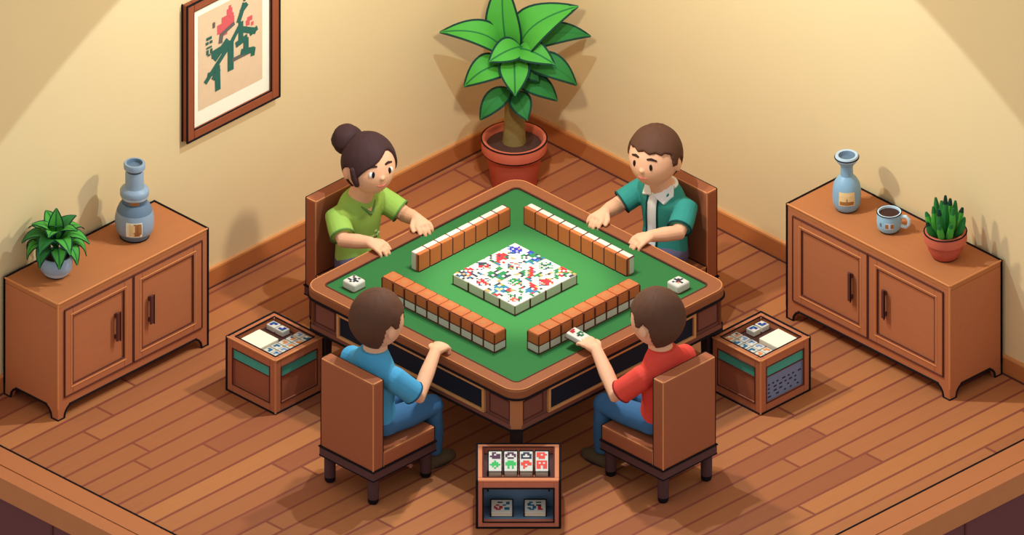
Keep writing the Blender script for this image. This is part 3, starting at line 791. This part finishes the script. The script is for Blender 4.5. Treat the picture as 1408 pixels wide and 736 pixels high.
# ------------------------------------------------------------------ tile boxes on the floor
def tile_box(label, x0, y0, w, d, h, sheet):
    t = thing('tile_box', label, 'box', (x0+w/2, y0+d/2, 0))
    X, Y = w/2, d/2; p = .04; iz = h-.035
    s = S()
    for sx in (-1, 1):
        for sy in (-1, 1): s.box(min(sx*X, sx*(X-p)), min(sy*Y, sy*(Y-p)), 0, max(sx*X, sx*(X-p)), max(sy*Y, sy*(Y-p)), h, 0, .003)
    for sy in (-1, 1):
        a, b = sorted((sy*Y, sy*(Y-p*.75)))
        s.box(-X+p, a, h-.05, X-p, b, h, 0, .002); s.box(-X+p, a, 0, X-p, b, .05, 0, .002)
    for sx in (-1, 1):
        a, b = sorted((sx*X, sx*(X-p*.75)))
        s.box(a, -Y+p, h-.05, b, Y-p, h, 0, .002); s.box(a, -Y+p, 0, b, Y-p, .05, 0, .002)
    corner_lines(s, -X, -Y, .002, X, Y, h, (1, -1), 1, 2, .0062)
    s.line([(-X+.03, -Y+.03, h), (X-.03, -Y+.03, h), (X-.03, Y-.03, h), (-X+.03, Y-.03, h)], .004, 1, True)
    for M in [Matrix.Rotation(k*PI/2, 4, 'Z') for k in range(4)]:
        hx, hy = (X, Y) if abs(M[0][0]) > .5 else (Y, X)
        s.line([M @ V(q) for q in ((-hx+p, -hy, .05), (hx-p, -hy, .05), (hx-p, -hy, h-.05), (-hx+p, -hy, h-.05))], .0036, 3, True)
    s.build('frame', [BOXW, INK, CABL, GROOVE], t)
    s = S(); s.box(-X+.028, -Y+.028, iz-.02, X-.028, Y-.028, iz, 0)
    s.build('tray', BOXIN, t)
    for k in range(4):
        M = Matrix.Rotation(k*PI/2, 4, 'Z'); hx, hy = (X, Y) if k % 2 == 0 else (Y, X)
        s = S(); s.box(-hx+p-.004, -hy+.012, .04, hx-p+.004, -hy+.026, h-.04, 0, M=M)
        if sheet and k == 1:
            s.box(-hx+p, -hy+.0105, .05, hx-p, -hy+.013, h-.12, 1, M=M)
            rr = random.Random(5)
            for i in range(4):
                x = -hx+p+.02
                while x < hx-p-.03:
                    wd = rr.choice((.014, .022)); q = S(); z = .066+i*.023
                    q.quad((x, -hy+.0100, z), (x+wd, -hy+.0100, z), (x+wd, -hy+.0100, z+.009), (x, -hy+.0100, z+.009), 2); q.bm.transform(M); s.add(q.bm, None); x += wd+rr.choice((.016, .026, .034))
        s.build('panel', [BOXP, GREYP, PR['k']], t)
        s = S(); s.box(-hx+p-.002, -hy+.008, h-.112, hx-p+.002, -hy+.02, h-.05, 0, .001, M=M)
        s.line([M @ V(q) for q in ((-hx+p, -hy+.008, h-.112), (hx-p, -hy+.008, h-.112))], .0032, 1); s.build('band', [TEAL, GROOVE], t)
    return t, iz
LB = (-.157, -1.824); RB = (1.528, -.142); BW = .338
tile_box('wooden tile box with teal bands and plain panels beside the blue-shirted man', LB[0], LB[1], .338, .33, .305, False)
tile_box('wooden tile box with teal bands and a grey printed sheet beside the red-shirted man', RB[0]+.003, RB[1], .338, .34, .305, True)
def chip(label, cat, c, w, d, h, grid, cell, rz=0, body=TWHITE, group=None, name='mahjong_tile'):
    mk, ms = tile_mats([grid], [body, GROOVE])
    s = S(); s.box(-w/2, -d/2, 0, w/2, d/2, h, 0, .004, 2)
    if grid: stamp(s, (0, 0, h), (1, 0, 0), (0, 1, 0), grid, cell, mk)
    s.line([(-w/2, -d/2, .002), (w/2, -d/2, .002), (w/2, d/2, .002), (-w/2, d/2, .002)], .0028, 1, True)
    o = s.build(name, ms, None, c); o.rotation_euler = (0, 0, rz); return tag(o, label, cat, group)
MOS = [['tt', '.t'], ['oo', 'o.'], ['ss', '.s'], ['tt', 't.'], ['.o', 'oo'], ['ts', 's.'], ['oo', '.o'], ['.t', 'tt'], ['ss', 's.'], ['to', '.o']]
COLN = ['teal', 'orange', 'steel-blue', 'teal', 'orange', 'teal and steel', 'orange', 'teal', 'steel-blue', 'teal and orange']
for bx, (X0, Y0), who in ((0, LB, 'blue-shirted'), (1, RB, 'red-shirted')):
    cx, cy = X0+.169, Y0+.167; z = .305-.035; hz = .031
    if bx == 0:
        chip('blank cream tile lying in the box beside the %s man' % who, 'tile', (cx-.045, cy-.065, z), .135, .135, hz, [], .01, body=CARD, name='blank_tile')
        spots = [(cx+.065+.05*a, cy-.105+.052*b) for a in range(2) for b in range(5)]
        blues = [(cx-.095, cy+.085), (cx-.035, cy+.085)]
    else:
        chip('blank cream tile lying in the box beside the %s man' % who, 'tile', (cx+.068, cy+.06, z), .135, .135, hz, [], .01, body=CARD, name='blank_tile')
        spots = [(cx-.1+.052*b, cy-.112+.05*a) for a in range(2) for b in range(5)]
        blues = [(cx-.085, cy+.04), (cx-.085, cy+.1)]
    for k, (x, y) in enumerate(spots):
        kk = (k*3+bx*4) % 10
        chip('small %s spotted tile, %s in the %s row, box by the %s man' % (COLN[kk], ORD[k % 5], 'inner' if (k < 5) != (bx == 1) else 'outer', who), 'tile', (x, y, z), .046, .046, hz, MOS[kk], .014, group='spotted tiles in the box by the %s man' % who)
    for k, (x, y) in enumerate(blues):
        chip('navy marked small tile, %s of its pair, box by the %s man' % (['first', 'second'][k], who), 'tile', (x, y, z), .054, .05, hz, ['.b', 'bt'] if k else ['tb', 'b.'], .017, group='navy marked pair in the box by the %s man' % who)

# ------------------------------------------------------------------ tile rack in front of the table
RW, RD, RH = .408, .352, .262
RO = V((1.80, -1.755, 0))
def rack():
    t = thing('tile_rack', 'low wooden tile case with an open tray on top, standing before the table', 'rack', RO, R45)
    X = RW/2; s = S()
    # local: x across, y = 0 front, y = RD back
    s.box(-X, 0, .0, -X+.03, RD, RH, 1, .002); s.box(X-.03, 0, .0, X, RD, RH, 1, .002)
    s.box(-X+.03, RD-.03, 0, X-.03, RD, RH, 1); s.box(-X+.03, 0, 0, X-.03, RD-.03, .036, 1, .002)
    s.box(-X+.03, .0, .226, X-.03, .03, RH, 1, .002)           # front lip under the tray
    s.box(-X, 0, RH, X, .03, RH+.012, 0, .003); s.box(-X, RD-.03, RH, X, RD, RH+.012, 0, .003); s.box(-X, .03, RH, -X+.03, RD-.03, RH+.012, 0, .003); s.box(X-.03, .03, RH, X, RD-.03, RH+.012, 0, .003)
    T = RH+.012
    s.line([(-X, RD, T), (X, RD, T)], .006, 2); s.line([(-X, 0, 0.003), (-X, 0, T), (-X, RD, T), (-X, RD, .003)], .006, 2); s.line([(X, 0, .003), (X, 0, T), (X, RD, T), (X, RD, .003)], .006, 2)
    s.line([(-X, 0, .004), (X, 0, .004)], .006, 2); s.line([(-X+.03, -.001, .228), (X-.03, -.001, .228)], .005, 2); s.line([(-X+.03, -.001, .036), (-X+.03, -.001, .228)], .004, 2); s.line([(X-.03, -.001, .036), (X-.03, -.001, .228)], .004, 2); s.line([(-X+.03, -.001, .036), (X-.03, -.001, .036)], .004, 2)
    s.line([(-X+.03, .03, T), (X-.03, .03, T), (X-.03, RD-.03, T), (-X+.03, RD-.03, T)], .0045, 3, True)
    s.build('case', [RACKW, RACKD, INK, GROOVE], t)
    s = S(); s.box(-X+.028, .028, .222, X-.028, RD-.028, .238, 0); 
    for k in (-1, 0, 1): s.box(k*.0765-.006, .04, .238, k*.0765+.006, RD-.03, .262, 1)
    s.build('tray', [RACKI, RACKD], t)
    s = S(); s.box(-X+.03, .15, .036, X-.03, .165, .205, 0)
    for sx in (-1, 1):
        a, b = sx*.015, sx*.15
        s.line([(b, .149, .125), (b, .149, .165), (a, .149, .165)], .004, 1)
    s.box(-X+.03, .03, .034, X-.03, .15, .04, 0)
    s.build('lining', [SLATEB, SLATED], t)
rack()
def rack_tile(label, lx, ly, lz, w, L, T, tilt, grid, cell):
    mk, ms = tile_mats([grid], [TWHITE, INK, CARD]); s = S()
    s.box(-w/2, 0, 0, w/2, L, T*.99, 2, .003); s.box(-w/2, .0, T*.72, w/2, L, T, 0, .002)
    s.line([(-w/2, 0, 0), (w/2, 0, 0), (w/2, 0, T), (w/2, L, T), (-w/2, L, T), (-w/2, 0, T)], .0034, 1, True)
    stamp(s, (0, L*.52, T), (1, 0, 0), (0, 1, 0), grid, cell, mk)
    s.bm.transform(Matrix.Rotation(math.radians(tilt), 4, 'X'))
    o = s.build('mahjong_tile', ms, None, RO + Matrix.Rotation(R45, 3, 'Z') @ V((lx, ly, lz))); o.rotation_euler = (0, 0, R45)
    return tag(o, label, 'tile', 'tiles in the wooden case')
ring = lambda k: ['.%s%s%s.' % (k, k, k), '%s%s.%s%s' % (k, k, k, k), '%s...%s' % (k, k), '.%s%s%s.' % (k, k, k)]
G1 = ['.pp..', '.p.pp', 'ppppp', '.pppp', '.....', '..l..', '.lll.', 'lllll', '.l.l.', '..l..']
G2 = ['.ppp.', 'pp.pp', 'p...p', '.ppp.', '.....', '.lll.', 'lllll', 'lllll', '.l.l.', '.l.l.']
G3 = ['.kkk.', 'kk.kk', 'k...k', 'kkkkk', '.....', '.ccc.', 'ccccc', 'cc.cc', '.cc..', '.c...']
G4 = ['cccc.', 'cc.cc', 'cccc.', '.ccc.', '.....', 'ccccc', 'c.c.c', 'ccccc', 'cc.cc', 'cc.cc']
for k, (g, lab) in enumerate(((G1, 'an angular plum mark over a green clover'), (G2, 'a plum ring over a green clover'), (G3, 'a dark ring over a red blot'), (G4, 'two red marks'))):
    rack_tile('white tile with %s in the case top tray' % lab, -.1148+.0765*k,   .085, .239, .068, .128, .052, 20, g, .0105)
G5 = ['..kkk..tt', '.......tt', '.rr..tt..', 'r..rr....', 'rr.rr.ttt', '.rrr..ttt']
G6 = ['.tt..ggg.', 'tt.......', 'tttt.kkk.', '...tt.rr.', 'tt.tt.rr.', '.ttt..rrr']
for k, (g, lab) in enumerate(((G5, 'red, navy and teal strokes'), (G6, 'blue curl beside red and green strokes'))):
    rack_tile('wide tile with %s in the case lower compartment' % lab, -.082+.164*k, .045, .04, .108, .082, .032, 22, g, .0085)

# ------------------------------------------------------------------ people
def remesh(s, voxel, smooth=4):
    bmesh.ops.recalc_face_normals(s.bm, faces=list(s.bm.faces))
    me = bpy.data.meshes.new('work'); s.bm.to_mesh(me); s.bm.free()
    o = bpy.data.objects.new('work', me); COL.objects.link(o)
    m = o.modifiers.new('r', 'REMESH'); m.mode = 'VOXEL'; m.voxel_size = voxel; m.adaptivity = 0
    q = o.modifiers.new('s', 'SMOOTH'); q.iterations = smooth; q.factor = .5
    dg = bpy.context.evaluated_depsgraph_get(); dg.update()
    out = bpy.data.meshes.new_from_object(o.evaluated_get(dg))
    bpy.data.objects.remove(o); bpy.data.meshes.remove(me)
    for p in out.polygons: p.use_smooth = True
    return out

def hand(s, wrist, f, n, thumb, curl=(.35, .5, .4), sc=1.0):
    """Palm, four fingers of different lengths and a thumb leaving the palm's side. f: finger direction, n: back of the hand, thumb: +1/-1 side along f x n."""
    wrist = V(wrist); f = V(f).normalized(); n = V(n); n = (n - f*n.dot(f)).normalized(); sd = f.cross(n)
    k = sc
    # palm
    rings = []
    for t, wd, th in ((-.012, .026, .024), (.008, .030, .021), (.03, .036, .019), (.052, .039, .017), (.062, .037, .014), (.066, .030, .008)):
        c = wrist + f*t*k
        rings.append([c + sd*math.cos(2*PI*j/14)*wd*k + n*math.sin(2*PI*j/14)*th*k for j in range(14)])
    s.rings(rings)
    for i, (L, back) in enumerate(((.042, .0), (.05, .004), (.047, .003), (.036, -.004))):
        off = (i-1.5)*.0215*thumb*-1
        p = wrist + f*(.054+back)*k + sd*off*k; a = 0.0; pts = [p]
        d0 = (f + sd*off*1.2).normalized()
        for q, fr in zip(curl, (.42, .32, .26)):
            a += q; d = d0*math.cos(a) - n*math.sin(a); p = p + d*L*fr*k*1.15; pts.append(p)
        s.tube(pts, [.0098*k, .0094*k, .0088*k, .0076*k], 0, 10, round_ends=True)
    p = wrist + f*.012*k + sd*thumb*.026*k; d = (f*.75 + sd*thumb*.7 - n*.22).normalized(); d2 = (f*.95 + sd*thumb*.22 - n*.3).normalized()
    s.tube([p, p+d*.03*k, p+d*.03*k+d2*.026*k], [.0135*k, .0115*k, .0088*k], 0, 10, round_ends=True)

HR = V((.127, .133, .149))                        # skull half-widths
def head_pt(az, el, k=1.0):
    """Point of the head's surface; az from the face towards the person's right, el up, degrees."""
    a, e = math.radians(az), math.radians(el)
    d = V((math.sin(a)*math.cos(e)*HR.x, math.cos(a)*math.cos(e)*HR.y, math.sin(e)*HR.z))
    if e < 0:
        q = min(1, -math.sin(e)); d.x *= 1-.13*q*q; d.y = d.y*(1-.10*q*q) + .014*q
    return d*k
def lerp_tab(tab, x):
    for (x0, y0), (x1, y1) in zip(tab, tab[1:]):
        if x0 <= x <= x1: return y0+(y1-y0)*(x-x0)/(x1-x0)
    return tab[-1][1] if x > tab[-1][0] else tab[0][1]

HAIR_MAN = [(-180, -46), (-125, -44), (-112, -20), (-104, 4), (-88, 8), (-84, -4), (-74, -6), (-66, 20), (-52, 24), (-44, 20), (-30, 25), (-14, 21), (0, 26), (16, 21), (30, 26), (44, 22), (56, 26), (66, 20), (74, -6), (84, -4), (88, 8), (104, 4), (112, -20), (125, -44), (180, -46)]
HAIR_BACK = [(-180, -60), (-128, -56), (-116, -34), (-106, 2), (-92, 10), (-88, 0), (-76, -4), (-66, 16), (-40, 20), (-20, 16), (0, 22), (20, 16), (40, 20), (66, 16), (76, -4), (88, 0), (92, 10), (106, 2), (116, -34), (128, -56), (180, -60)]
HAIR_WOMAN = [(-180, -48), (-110, -44), (-96, -34), (-82, -26), (-70, -10), (-58, 2), (-48, 22), (-38, 33), (-26, 36), (-12, 30), (4, 21), (20, 13), (36, 6), (50, -4), (60, -12), (66, 2), (80, 8), (92, 4), (100, -26), (110, -44), (180, -48)]

def person(label, place,  shirt, hair_rgb, hair_tab, headz, heady, yaw, arms, trousers, bun=False, extra=None, pitch=0, whites=True, headx=0.0, high=False):
    t = thing('person', label, 'person', place[0], place[1])
    SH = mat(shirt[0], shirt[1], .85, .05, (25, 25, 25)); SHD = mat(shirt[0]+'_dark', shirt[2], .85, 0)
    HM = mat('hair_'+hair_rgb[0], hair_rgb[1], .7, .12, (40, 40, 12))
    HC = V((headx, heady, headz)); HM4 = Matrix.Translation(HC) @ Matrix.Rotation(math.radians(yaw), 4, 'Z') @ Matrix.Rotation(math.radians(pitch), 4, 'X')
    def hp(az, el, k=1.0): return HM4 @ head_pt(az, el, k)
    # ---- body: one continuous skin surface
    s = S(); n, mrows = 40, 24
    rings = []
    for i in range(1, mrows):
        el = -90+180*i/mrows
        rings.append([hp(360*j/n, el) for j in range(n)])
    s.rings(rings)
    Rz = Matrix.Rotation(math.radians(yaw), 4, 'Z')
    s.ell(hp(0, -14, .985), (.014, .014, .014), n=10, M=Rz)                    # nose
    for sg in (-1, 1): s.ell(hp(sg*93, -7, 1.02), (.014, .026, .034), n=12, M=Rz)   # ears
    s.tube([(0, -.03, .68), (headx*.5, heady*.4-.015, .76), HC+V((0, -.015, -.07))], [.066, .060, .060], 0, 16, flat=(1, 1))
    tor = ((.315, -.03, .10, .085), (.38, -.03, .118, .088), (.48, -.035, .108, .078), (.58, -.035, .122, .082), (.65, -.03, .130, .075), (.70, -.03, .09, .06), (.72, -.03, .05, .05))
    def torso(s, grow, top=.0, bottom=None):
        rr = []
        for z, y, a, b in tor:
            if bottom is not None and z < bottom: continue
            rr.append([V(((a+grow)*math.cos(2*PI*k/28), y+(b+grow)*math.sin(2*PI*k/28), z)) for k in range(28)])
        s.rings(rr)
    torso(s, 0)
    for (sh, el, wr, f, nn, th, curl) in arms:
        s.tube([sh, V(sh)*.5+V(el)*.5, el, V(el)*.5+V(wr)*.5, wr], [.050, .043, .040, .038, .029], 0, 14, round_ends=True)
        hand(s, V(wr), f, nn, th, curl, 1.12)
    LG = []
    for sg in (-1, 1):
        L = [V((sg*.07, -.03, .362)), V((sg*.085, .13, .350)), V((sg*.09, .285, .335)), V((sg*.093, .292, .20)), V((sg*.096, .285, .07))]
        LG.append(L); s.tube(L, [.052, .046, .040, .036, .028], 0, 12, round_ends=True)
    link('body', remesh(s, .0042, 3), [SKIN], t)
    # ---- face
    for sg in (-1, 1):
        s = S(); c = hp(sg*21, -3, 1.005); s.ell(c, (.0085, .006, .0185), 0, 10, M=Rz); s.build('eye', EYE, t)
        if not whites: continue
        s = S(); c = hp(sg*26.5, -3, .994); s.ell(c, (.011, .006, .0165), 0, 10, M=Rz); s.build('eye_white', EYEW, t)
    for sg in (-1, 1):
        s = S(); s.tube([hp(sg*12, 12.5, 1.005), hp(sg*20, 14, 1.012), hp(sg*32, 11, 1.006)], [.005, .0068, .0045], 0, 8, round_ends=True); s.build('eyebrow', BROW, t)
    s = S(); s.tube([hp(-11, -31, 1.0), hp(-4, -32.5, 1.006), hp(4, -32.5, 1.006), hp(11, -31, 1.0)], [.0045, .0068, .0068, .0045], 0, 8, round_ends=True); s.build('mouth', LIP, t)
    # ---- hair: a cap cut along a hairline
    s = S(); n, mrows = 120, 72; rings = []
    for i in range(1, mrows):
        el = -90+180*i/mrows; r = []
        for j in range(n):
            az = -180+360*j/n; b = lerp_tab(hair_tab, az); x = max(0, min(1, (el-b)/3.5+.5))
            wob = .012*noise.noise(V((az*.06, el*.05, place[0][0]*3)))
            kk = .90 + x*(.185+wob+.02*max(0, math.sin(math.radians(el))))
            r.append(hp(az, el, kk))
        rings.append(r)
    s.rings(rings); h = s.build('hair', [HM], t, sharp=80)
    if bun:
        q = hp(158, 30, 1.0); s = S(); c = q+V((.0, -.022, .024))
        b = bmesh.new(); bmesh.ops.create_uvsphere(b, u_segments=24, v_segments=14, radius=1)
        for v in b.verts: v.co = c + V((v.co.x*.08, v.co.y*.076, v.co.z*.076))*(1+.03*math.sin(9*v.co.z+3*v.co.x))
        for f in b.faces: f.smooth = True
        s.add(b, 0); s.tube([q+V((.05*math.cos(a*PI/8), .05*math.sin(a*PI/8)-.022, .016)) for a in range(16)], .010, 1, 8, True)
        s.build('hair_bun', [HM, BROW], t)
        s = S(); s.tube([hp(66, 6, 1.05), hp(64, -10, 1.06), hp(66, -26, 1.04), hp(72, -36, .98)], [.016, .018, .014, .004], 0, 10, round_ends=True); s.build('hair_strand', [HM], t)
    # ---- shirt
    s = S()
    rr = []
    for z, y, a, b in tor:
        if z > .69: z += .012 if not high else (.018 if z < .71 else .036)
        g = .013 if z < .66 else ((.014 if high else .012) if z < .72 else (.018 if high else .010))
        if z < .34: z = .335
        rr.append([V(((a+g)*math.cos(2*PI*k/28), y+(b+g)*math.sin(2*PI*k/28), z)) for k in range(28)])
    s.rings(rr)
    ends = []
    for (sh, el, wr, f, nn, th, curl) in arms:
        sh, el = V(sh), V(el); e = sh + (el-sh)*.80; ends.append((e, (el-sh).normalized()))
        s.tube([sh*.55+V((0, -.03, .655))*.45, sh, sh*.5+e*.5, e], [.058, .064, .062, .062], 0, 16)
    me = remesh(s, .006, 4)
    so = link('shirt', me, [SH, SHD], t)
    for e, d in ends:
        u = d.orthogonal().normalized(); w = d.cross(u); s = S()
        s.tube([e + (u*math.cos(a*PI/10)+w*math.sin(a*PI/10))*.060 for a in range(20)], .0048, 0, 6, True); s.build('sleeve_hem', SHD, so)
    s = S(); s.tube([((.118+.009)*math.cos(a*PI/16), -.03+(.088+.011)*math.sin(a*PI/16), .342) for a in range(32)], .004, 0, 6, True)
    s.build('hem', SHD, so)
    if extra: extra(t, so, SH, SHD)
    # ---- trousers and shoes
    s = S()
    rr = [[V(((a)*math.cos(2*PI*k/24), y+b*math.sin(2*PI*k/24), z)) for k in range(24)] for z, y, a, b in ((.30, -.02, .10, .09), (.32, -.025, .135, .105), (.36, -.03, .136, .104), (.395, -.03, .128, .10))]
    s.rings(rr)
    for L in LG: s.tube(L, [.070, .066, .060, .052, .047], 0, 16, round_ends=False)
    for L in LG: s.ell(L[2], (.060, .060, .060), 0, 12)
    link('trousers', remesh(s, .007, 6), [trousers], t)
    for L in LG:
        a = L[-1]; s = S(); rings = []
        for tt, w, h in ((-.055, .022, .03), (-.045, .036, .058), (-.01, .042, .074), (.04, .044, .062), (.09, .046, .046), (.125, .036, .034), (.142, .018, .024)):
            rings.append([V((a.x+w*math.cos(2*PI*k/16), a.y+tt, .004+max(0, (math.sin(2*PI*k/16)+.35)/1.35)*h)) for k in range(16)])
        s.rings(rings); 
        s.tube([(a.x+.043*math.cos(k*PI/12), a.y+.042+.1*math.sin(k*PI/12), .006) for k in range(24)], .006, 1, 6, True)
        s.build('shoe', [SHOE, SHOED], t)
    return t

def arm(sx, el, wr, f, n=(0, 0, 1), curl=(.35, .5, .45), sh=None):
    # on a right arm (x > 0) the thumb lies towards -x
    sh = sh or (sx*.148, -.03, .640)
    fx = V(f); sd = fx.cross(V(n)); th = -1 if sd.x*sx > 0 else 1
    return (sh, el, wr, f, n, th, curl)

BR = ('brown', (92, 58, 40)); BLK = ('black', (66, 42, 40))
# woman in light green
def green_extra(t, so, SH, SHD):
    s = S()
    s.tube([(-.06, -.005, .722), (-.045, .036, .692), (-.012, .058, .655), (0, .062, .645), (.012, .058, .655), (.045, .036, .692), (.06, -.005, .722)], .007, 0, 8); s.build('neckline', SHD, so)
    s = S()
    rr = random.Random(4)
    for k in range(9):
        x = rr.uniform(-.06, .06); z = rr.uniform(.50, .53); s.box(x-.008, .056, z, x+.008, .0585, z+.008)
    s.build('print', mat('pale_green_print', (206, 224, 140), .85, 0), so)
    # skin in the V of the neck
    s = S(); s.prism([(-.045, .030, .700), (0, .054, .652), (.045, .030, .700), (0, .02, .715)], (0, .006, .004)); s.build('neck_opening', SKIN, so)
person('woman with a dark hair bun in a light green top, both hands on the table', P_GREEN, ('light_green_cotton', (152, 184, 80), (96, 136, 70)), BLK, HAIR_WOMAN, .925, .045, -16,
       [arm(1, (.205, .075, .585), (.172, .225, .622), (-.25, 1, -.12)), arm(-1, (-.195, .10, .575), (-.150, .228, .622), (.25, 1, -.12))], SLATE, bun=True, extra=green_extra, pitch=9)
# man in teal
def teal_extra(t, so, SH, SHD):
    WH = mat('white_cotton', (242, 238, 226), .85, .02)
    s = S()
    cols = []
    for i in range(13):
        z = .352 + (.705-.352)*i/12
        y = lerp_tab([(.33, .066), (.38, .0735), (.48, .058), (.58, .0615), (.65, .0595), (.70, .043), (.72, .03)], z)
        cols.append([V((x, y+.0025-abs(x)*.22+(.004 if abs(x) < .03 else 0), z)) for x in (-.034, -.017, 0, .017, .034)])
    back = [[p-V((0, .012, 0)) for p in r] for r in cols]
    s.rings([r + list(reversed(b)) for r, b in zip(cols, back)])
    s.build('undershirt', WH, t)
    for sg in (-1, 1):
        s = S(); s.line([(sg*.036, y, z) for y, z in ((.072, .36), (.066, .42), (.058, .48), (.060, .58), (.058, .65), (.046, .69))], .0042, 0); s.build('front_edge', SHD, so)
    s = S()
    for sg in (-1, 1):
        P = [(sg*.008, .050, .690), (sg*.072, .046, .668), (sg*.095, .0, .705), (sg*.066, -.03, .742), (sg*.05, .012, .738)]
        s.prism(P, (0, .006, .010))
    s.tube([(.06*math.cos(a), -.03+.055*math.sin(a), .735) for a in [PI*(.0+1.0*k/12)+PI for k in range(13)]], .012, 0, 8)
    s.build('collar', WH, so)
person('man with brown hair in an open teal shirt, both hands on the table', P_TEAL, ('teal_cotton', (54, 138, 122), (26, 70, 70)), BR, HAIR_MAN, .917, .035, 16,
       [arm(1, (.20, .10, .575), (.140, .248, .622), (-.12, 1, -.10)), arm(-1, (-.210, .085, .585), (-.178, .25, .620), (.25, 1, -.12))], SLATE, extra=teal_extra, whites=False, pitch=7)
# man in blue (back to us)
person('man with brown hair in a blue shirt and jeans, hand on the table edge', P_BLUE, ('blue_cotton', (78, 158, 194), (34, 74, 104)), BR, HAIR_BACK, .912, -.005, -8,
       [arm(1, (.205, .075, .525), (.082, .318, .628), (-.25, 1, .05), curl=(.7, .8, .6)), arm(-1, (-.205, .05, .50), (-.085, .20, .432), (.35, .9, -.08), curl=(.4, .4, .3))], JEANS, whites=False, high=True)
# man in red (back to us), holding a tile
HW_ = V((-.098, .335, .630)); HF = V((.05, .93, .22)).normalized()
person('man with brown hair in a red shirt and jeans, holding up a tile', P_RED, ('red_cotton', (226, 74, 58), (130, 34, 38)), BR, HAIR_BACK, .905, .008, 8,
       [arm(-1, (-.215, .08, .525), tuple(HW_), tuple(HF), n=(.0, -.22, .95), curl=(.2, .35, .4)), arm(1, (.205, .05, .50), (.085, .20, .432), (-.35, .9, -.08), curl=(.4, .4, .3))], JEANS, whites=False, high=True)
def held_tile():
    g = ['.rrr.', '.rr..', '.....', '..ggg', '.kk.g', '..gg.']
    mk, ms = tile_mats([g], [TWHITE, GROOVE]); s = S(); w, L, T = .072, .10, .03
    s.box(-w/2, -L/2, -T/2, w/2, L/2, T/2, 0, .006, 2); stamp(s, (0, .01, T/2), (1, 0, 0), (0, 1, 0), g, .0115, mk)
    s.line([(-w/2, -L/2, -T/2), (w/2, -L/2, -T/2), (w/2, L/2, -T/2), (-w/2, L/2, -T/2)], .003, 1, True)
    o = s.build('mahjong_tile', ms); M = Matrix.Translation(P_RED[0]) @ Matrix.Rotation(P_RED[1], 4, 'Z')
    o.location = M @ (HW_ + HF*.138 + V((0, 0, -.017))); o.rotation_euler = (math.radians(10), 0, P_RED[1]+.15)
    tag(o, 'white tile with red and green marks held in the red-shirted man\'s hand', 'tile')
held_tile()

# ------------------------------------------------------------------ light
def lamp(name, kind, loc, energy, color, **kw):
    l = bpy.data.lights.new(name, kind); l.energy = energy; l.color = color
    for k, v in kw.items(): setattr(l, k, v)
    o = bpy.data.objects.new(name, l); COL.objects.link(o); o.location = loc; return o
def falloff(o, mode):
    l = o.data; l.use_nodes = True; nt = l.node_tree
    e = nt.nodes['Emission']; f = nt.nodes.new('ShaderNodeLightFalloff'); f.inputs['Strength'].default_value = 1.0; f.inputs['Smooth'].default_value = 0
    nt.links.new(f.outputs[mode], e.inputs['Strength'])
key = lamp('room_lamp', 'POINT', (TX, TY, 2.4), 42, (1, .93, .80), shadow_soft_size=.06); falloff(key, 'Linear')
pool = lamp('pool_lamp', 'SPOT', (TX, TY, 3.75), 230, (.74, .93, 1.12), shadow_soft_size=.02, spot_size=math.radians(95), spot_blend=.004)
tab = lamp('table_lamp', 'SPOT', (TX, TY, 1.9), 95, (1, 1, .86), shadow_soft_size=.05, spot_size=math.radians(48), spot_blend=.6)
w = bpy.data.worlds.new('world'); SC.world = w; w.use_nodes = True
nt = w.node_tree; bg = nt.nodes['Background']
tc = nt.nodes.new('ShaderNodeTexCoord'); sx = nt.nodes.new('ShaderNodeSeparateXYZ'); mr = nt.nodes.new('ShaderNodeMapRange'); mr.clamp = True
nt.links.new(tc.outputs['Generated'], sx.inputs[0]); nt.links.new(sx.outputs['Z'], mr.inputs['Value'])
mr.inputs['From Min'].default_value = -.2; mr.inputs['From Max'].default_value = .9; mr.inputs['To Min'].default_value = .55; mr.inputs['To Max'].default_value = .84
nt.links.new(mr.outputs['Result'], bg.inputs['Strength'])
bg.inputs['Color'].default_value = (.90, .95, 1.0, 1)

# ------------------------------------------------------------------ camera
cam = bpy.data.cameras.new('camera'); cam.type = 'ORTHO'; cam.ortho_scale = 1408/280.0; cam.clip_end = 60
co = bpy.data.objects.new('camera', cam); COL.objects.link(co)
EL = math.radians(30.66)
d = V((math.cos(EL)*math.cos(R45), -math.cos(EL)*math.sin(R45), math.sin(EL)))
co.location = d*12; co.rotation_euler = (-d).to_track_quat('-Z', 'Y').to_euler()
SC.camera = co
SC.view_settings.view_transform = 'Standard'; SC.view_settings.look = 'None'; SC.view_settings.exposure = 0; SC.view_settings.gamma = 1; SC.view_settings.use_curve_mapping = False
SC.cycles.use_denoising = True; SC.cycles.max_bounces = 8; SC.cycles.diffuse_bounces = 6
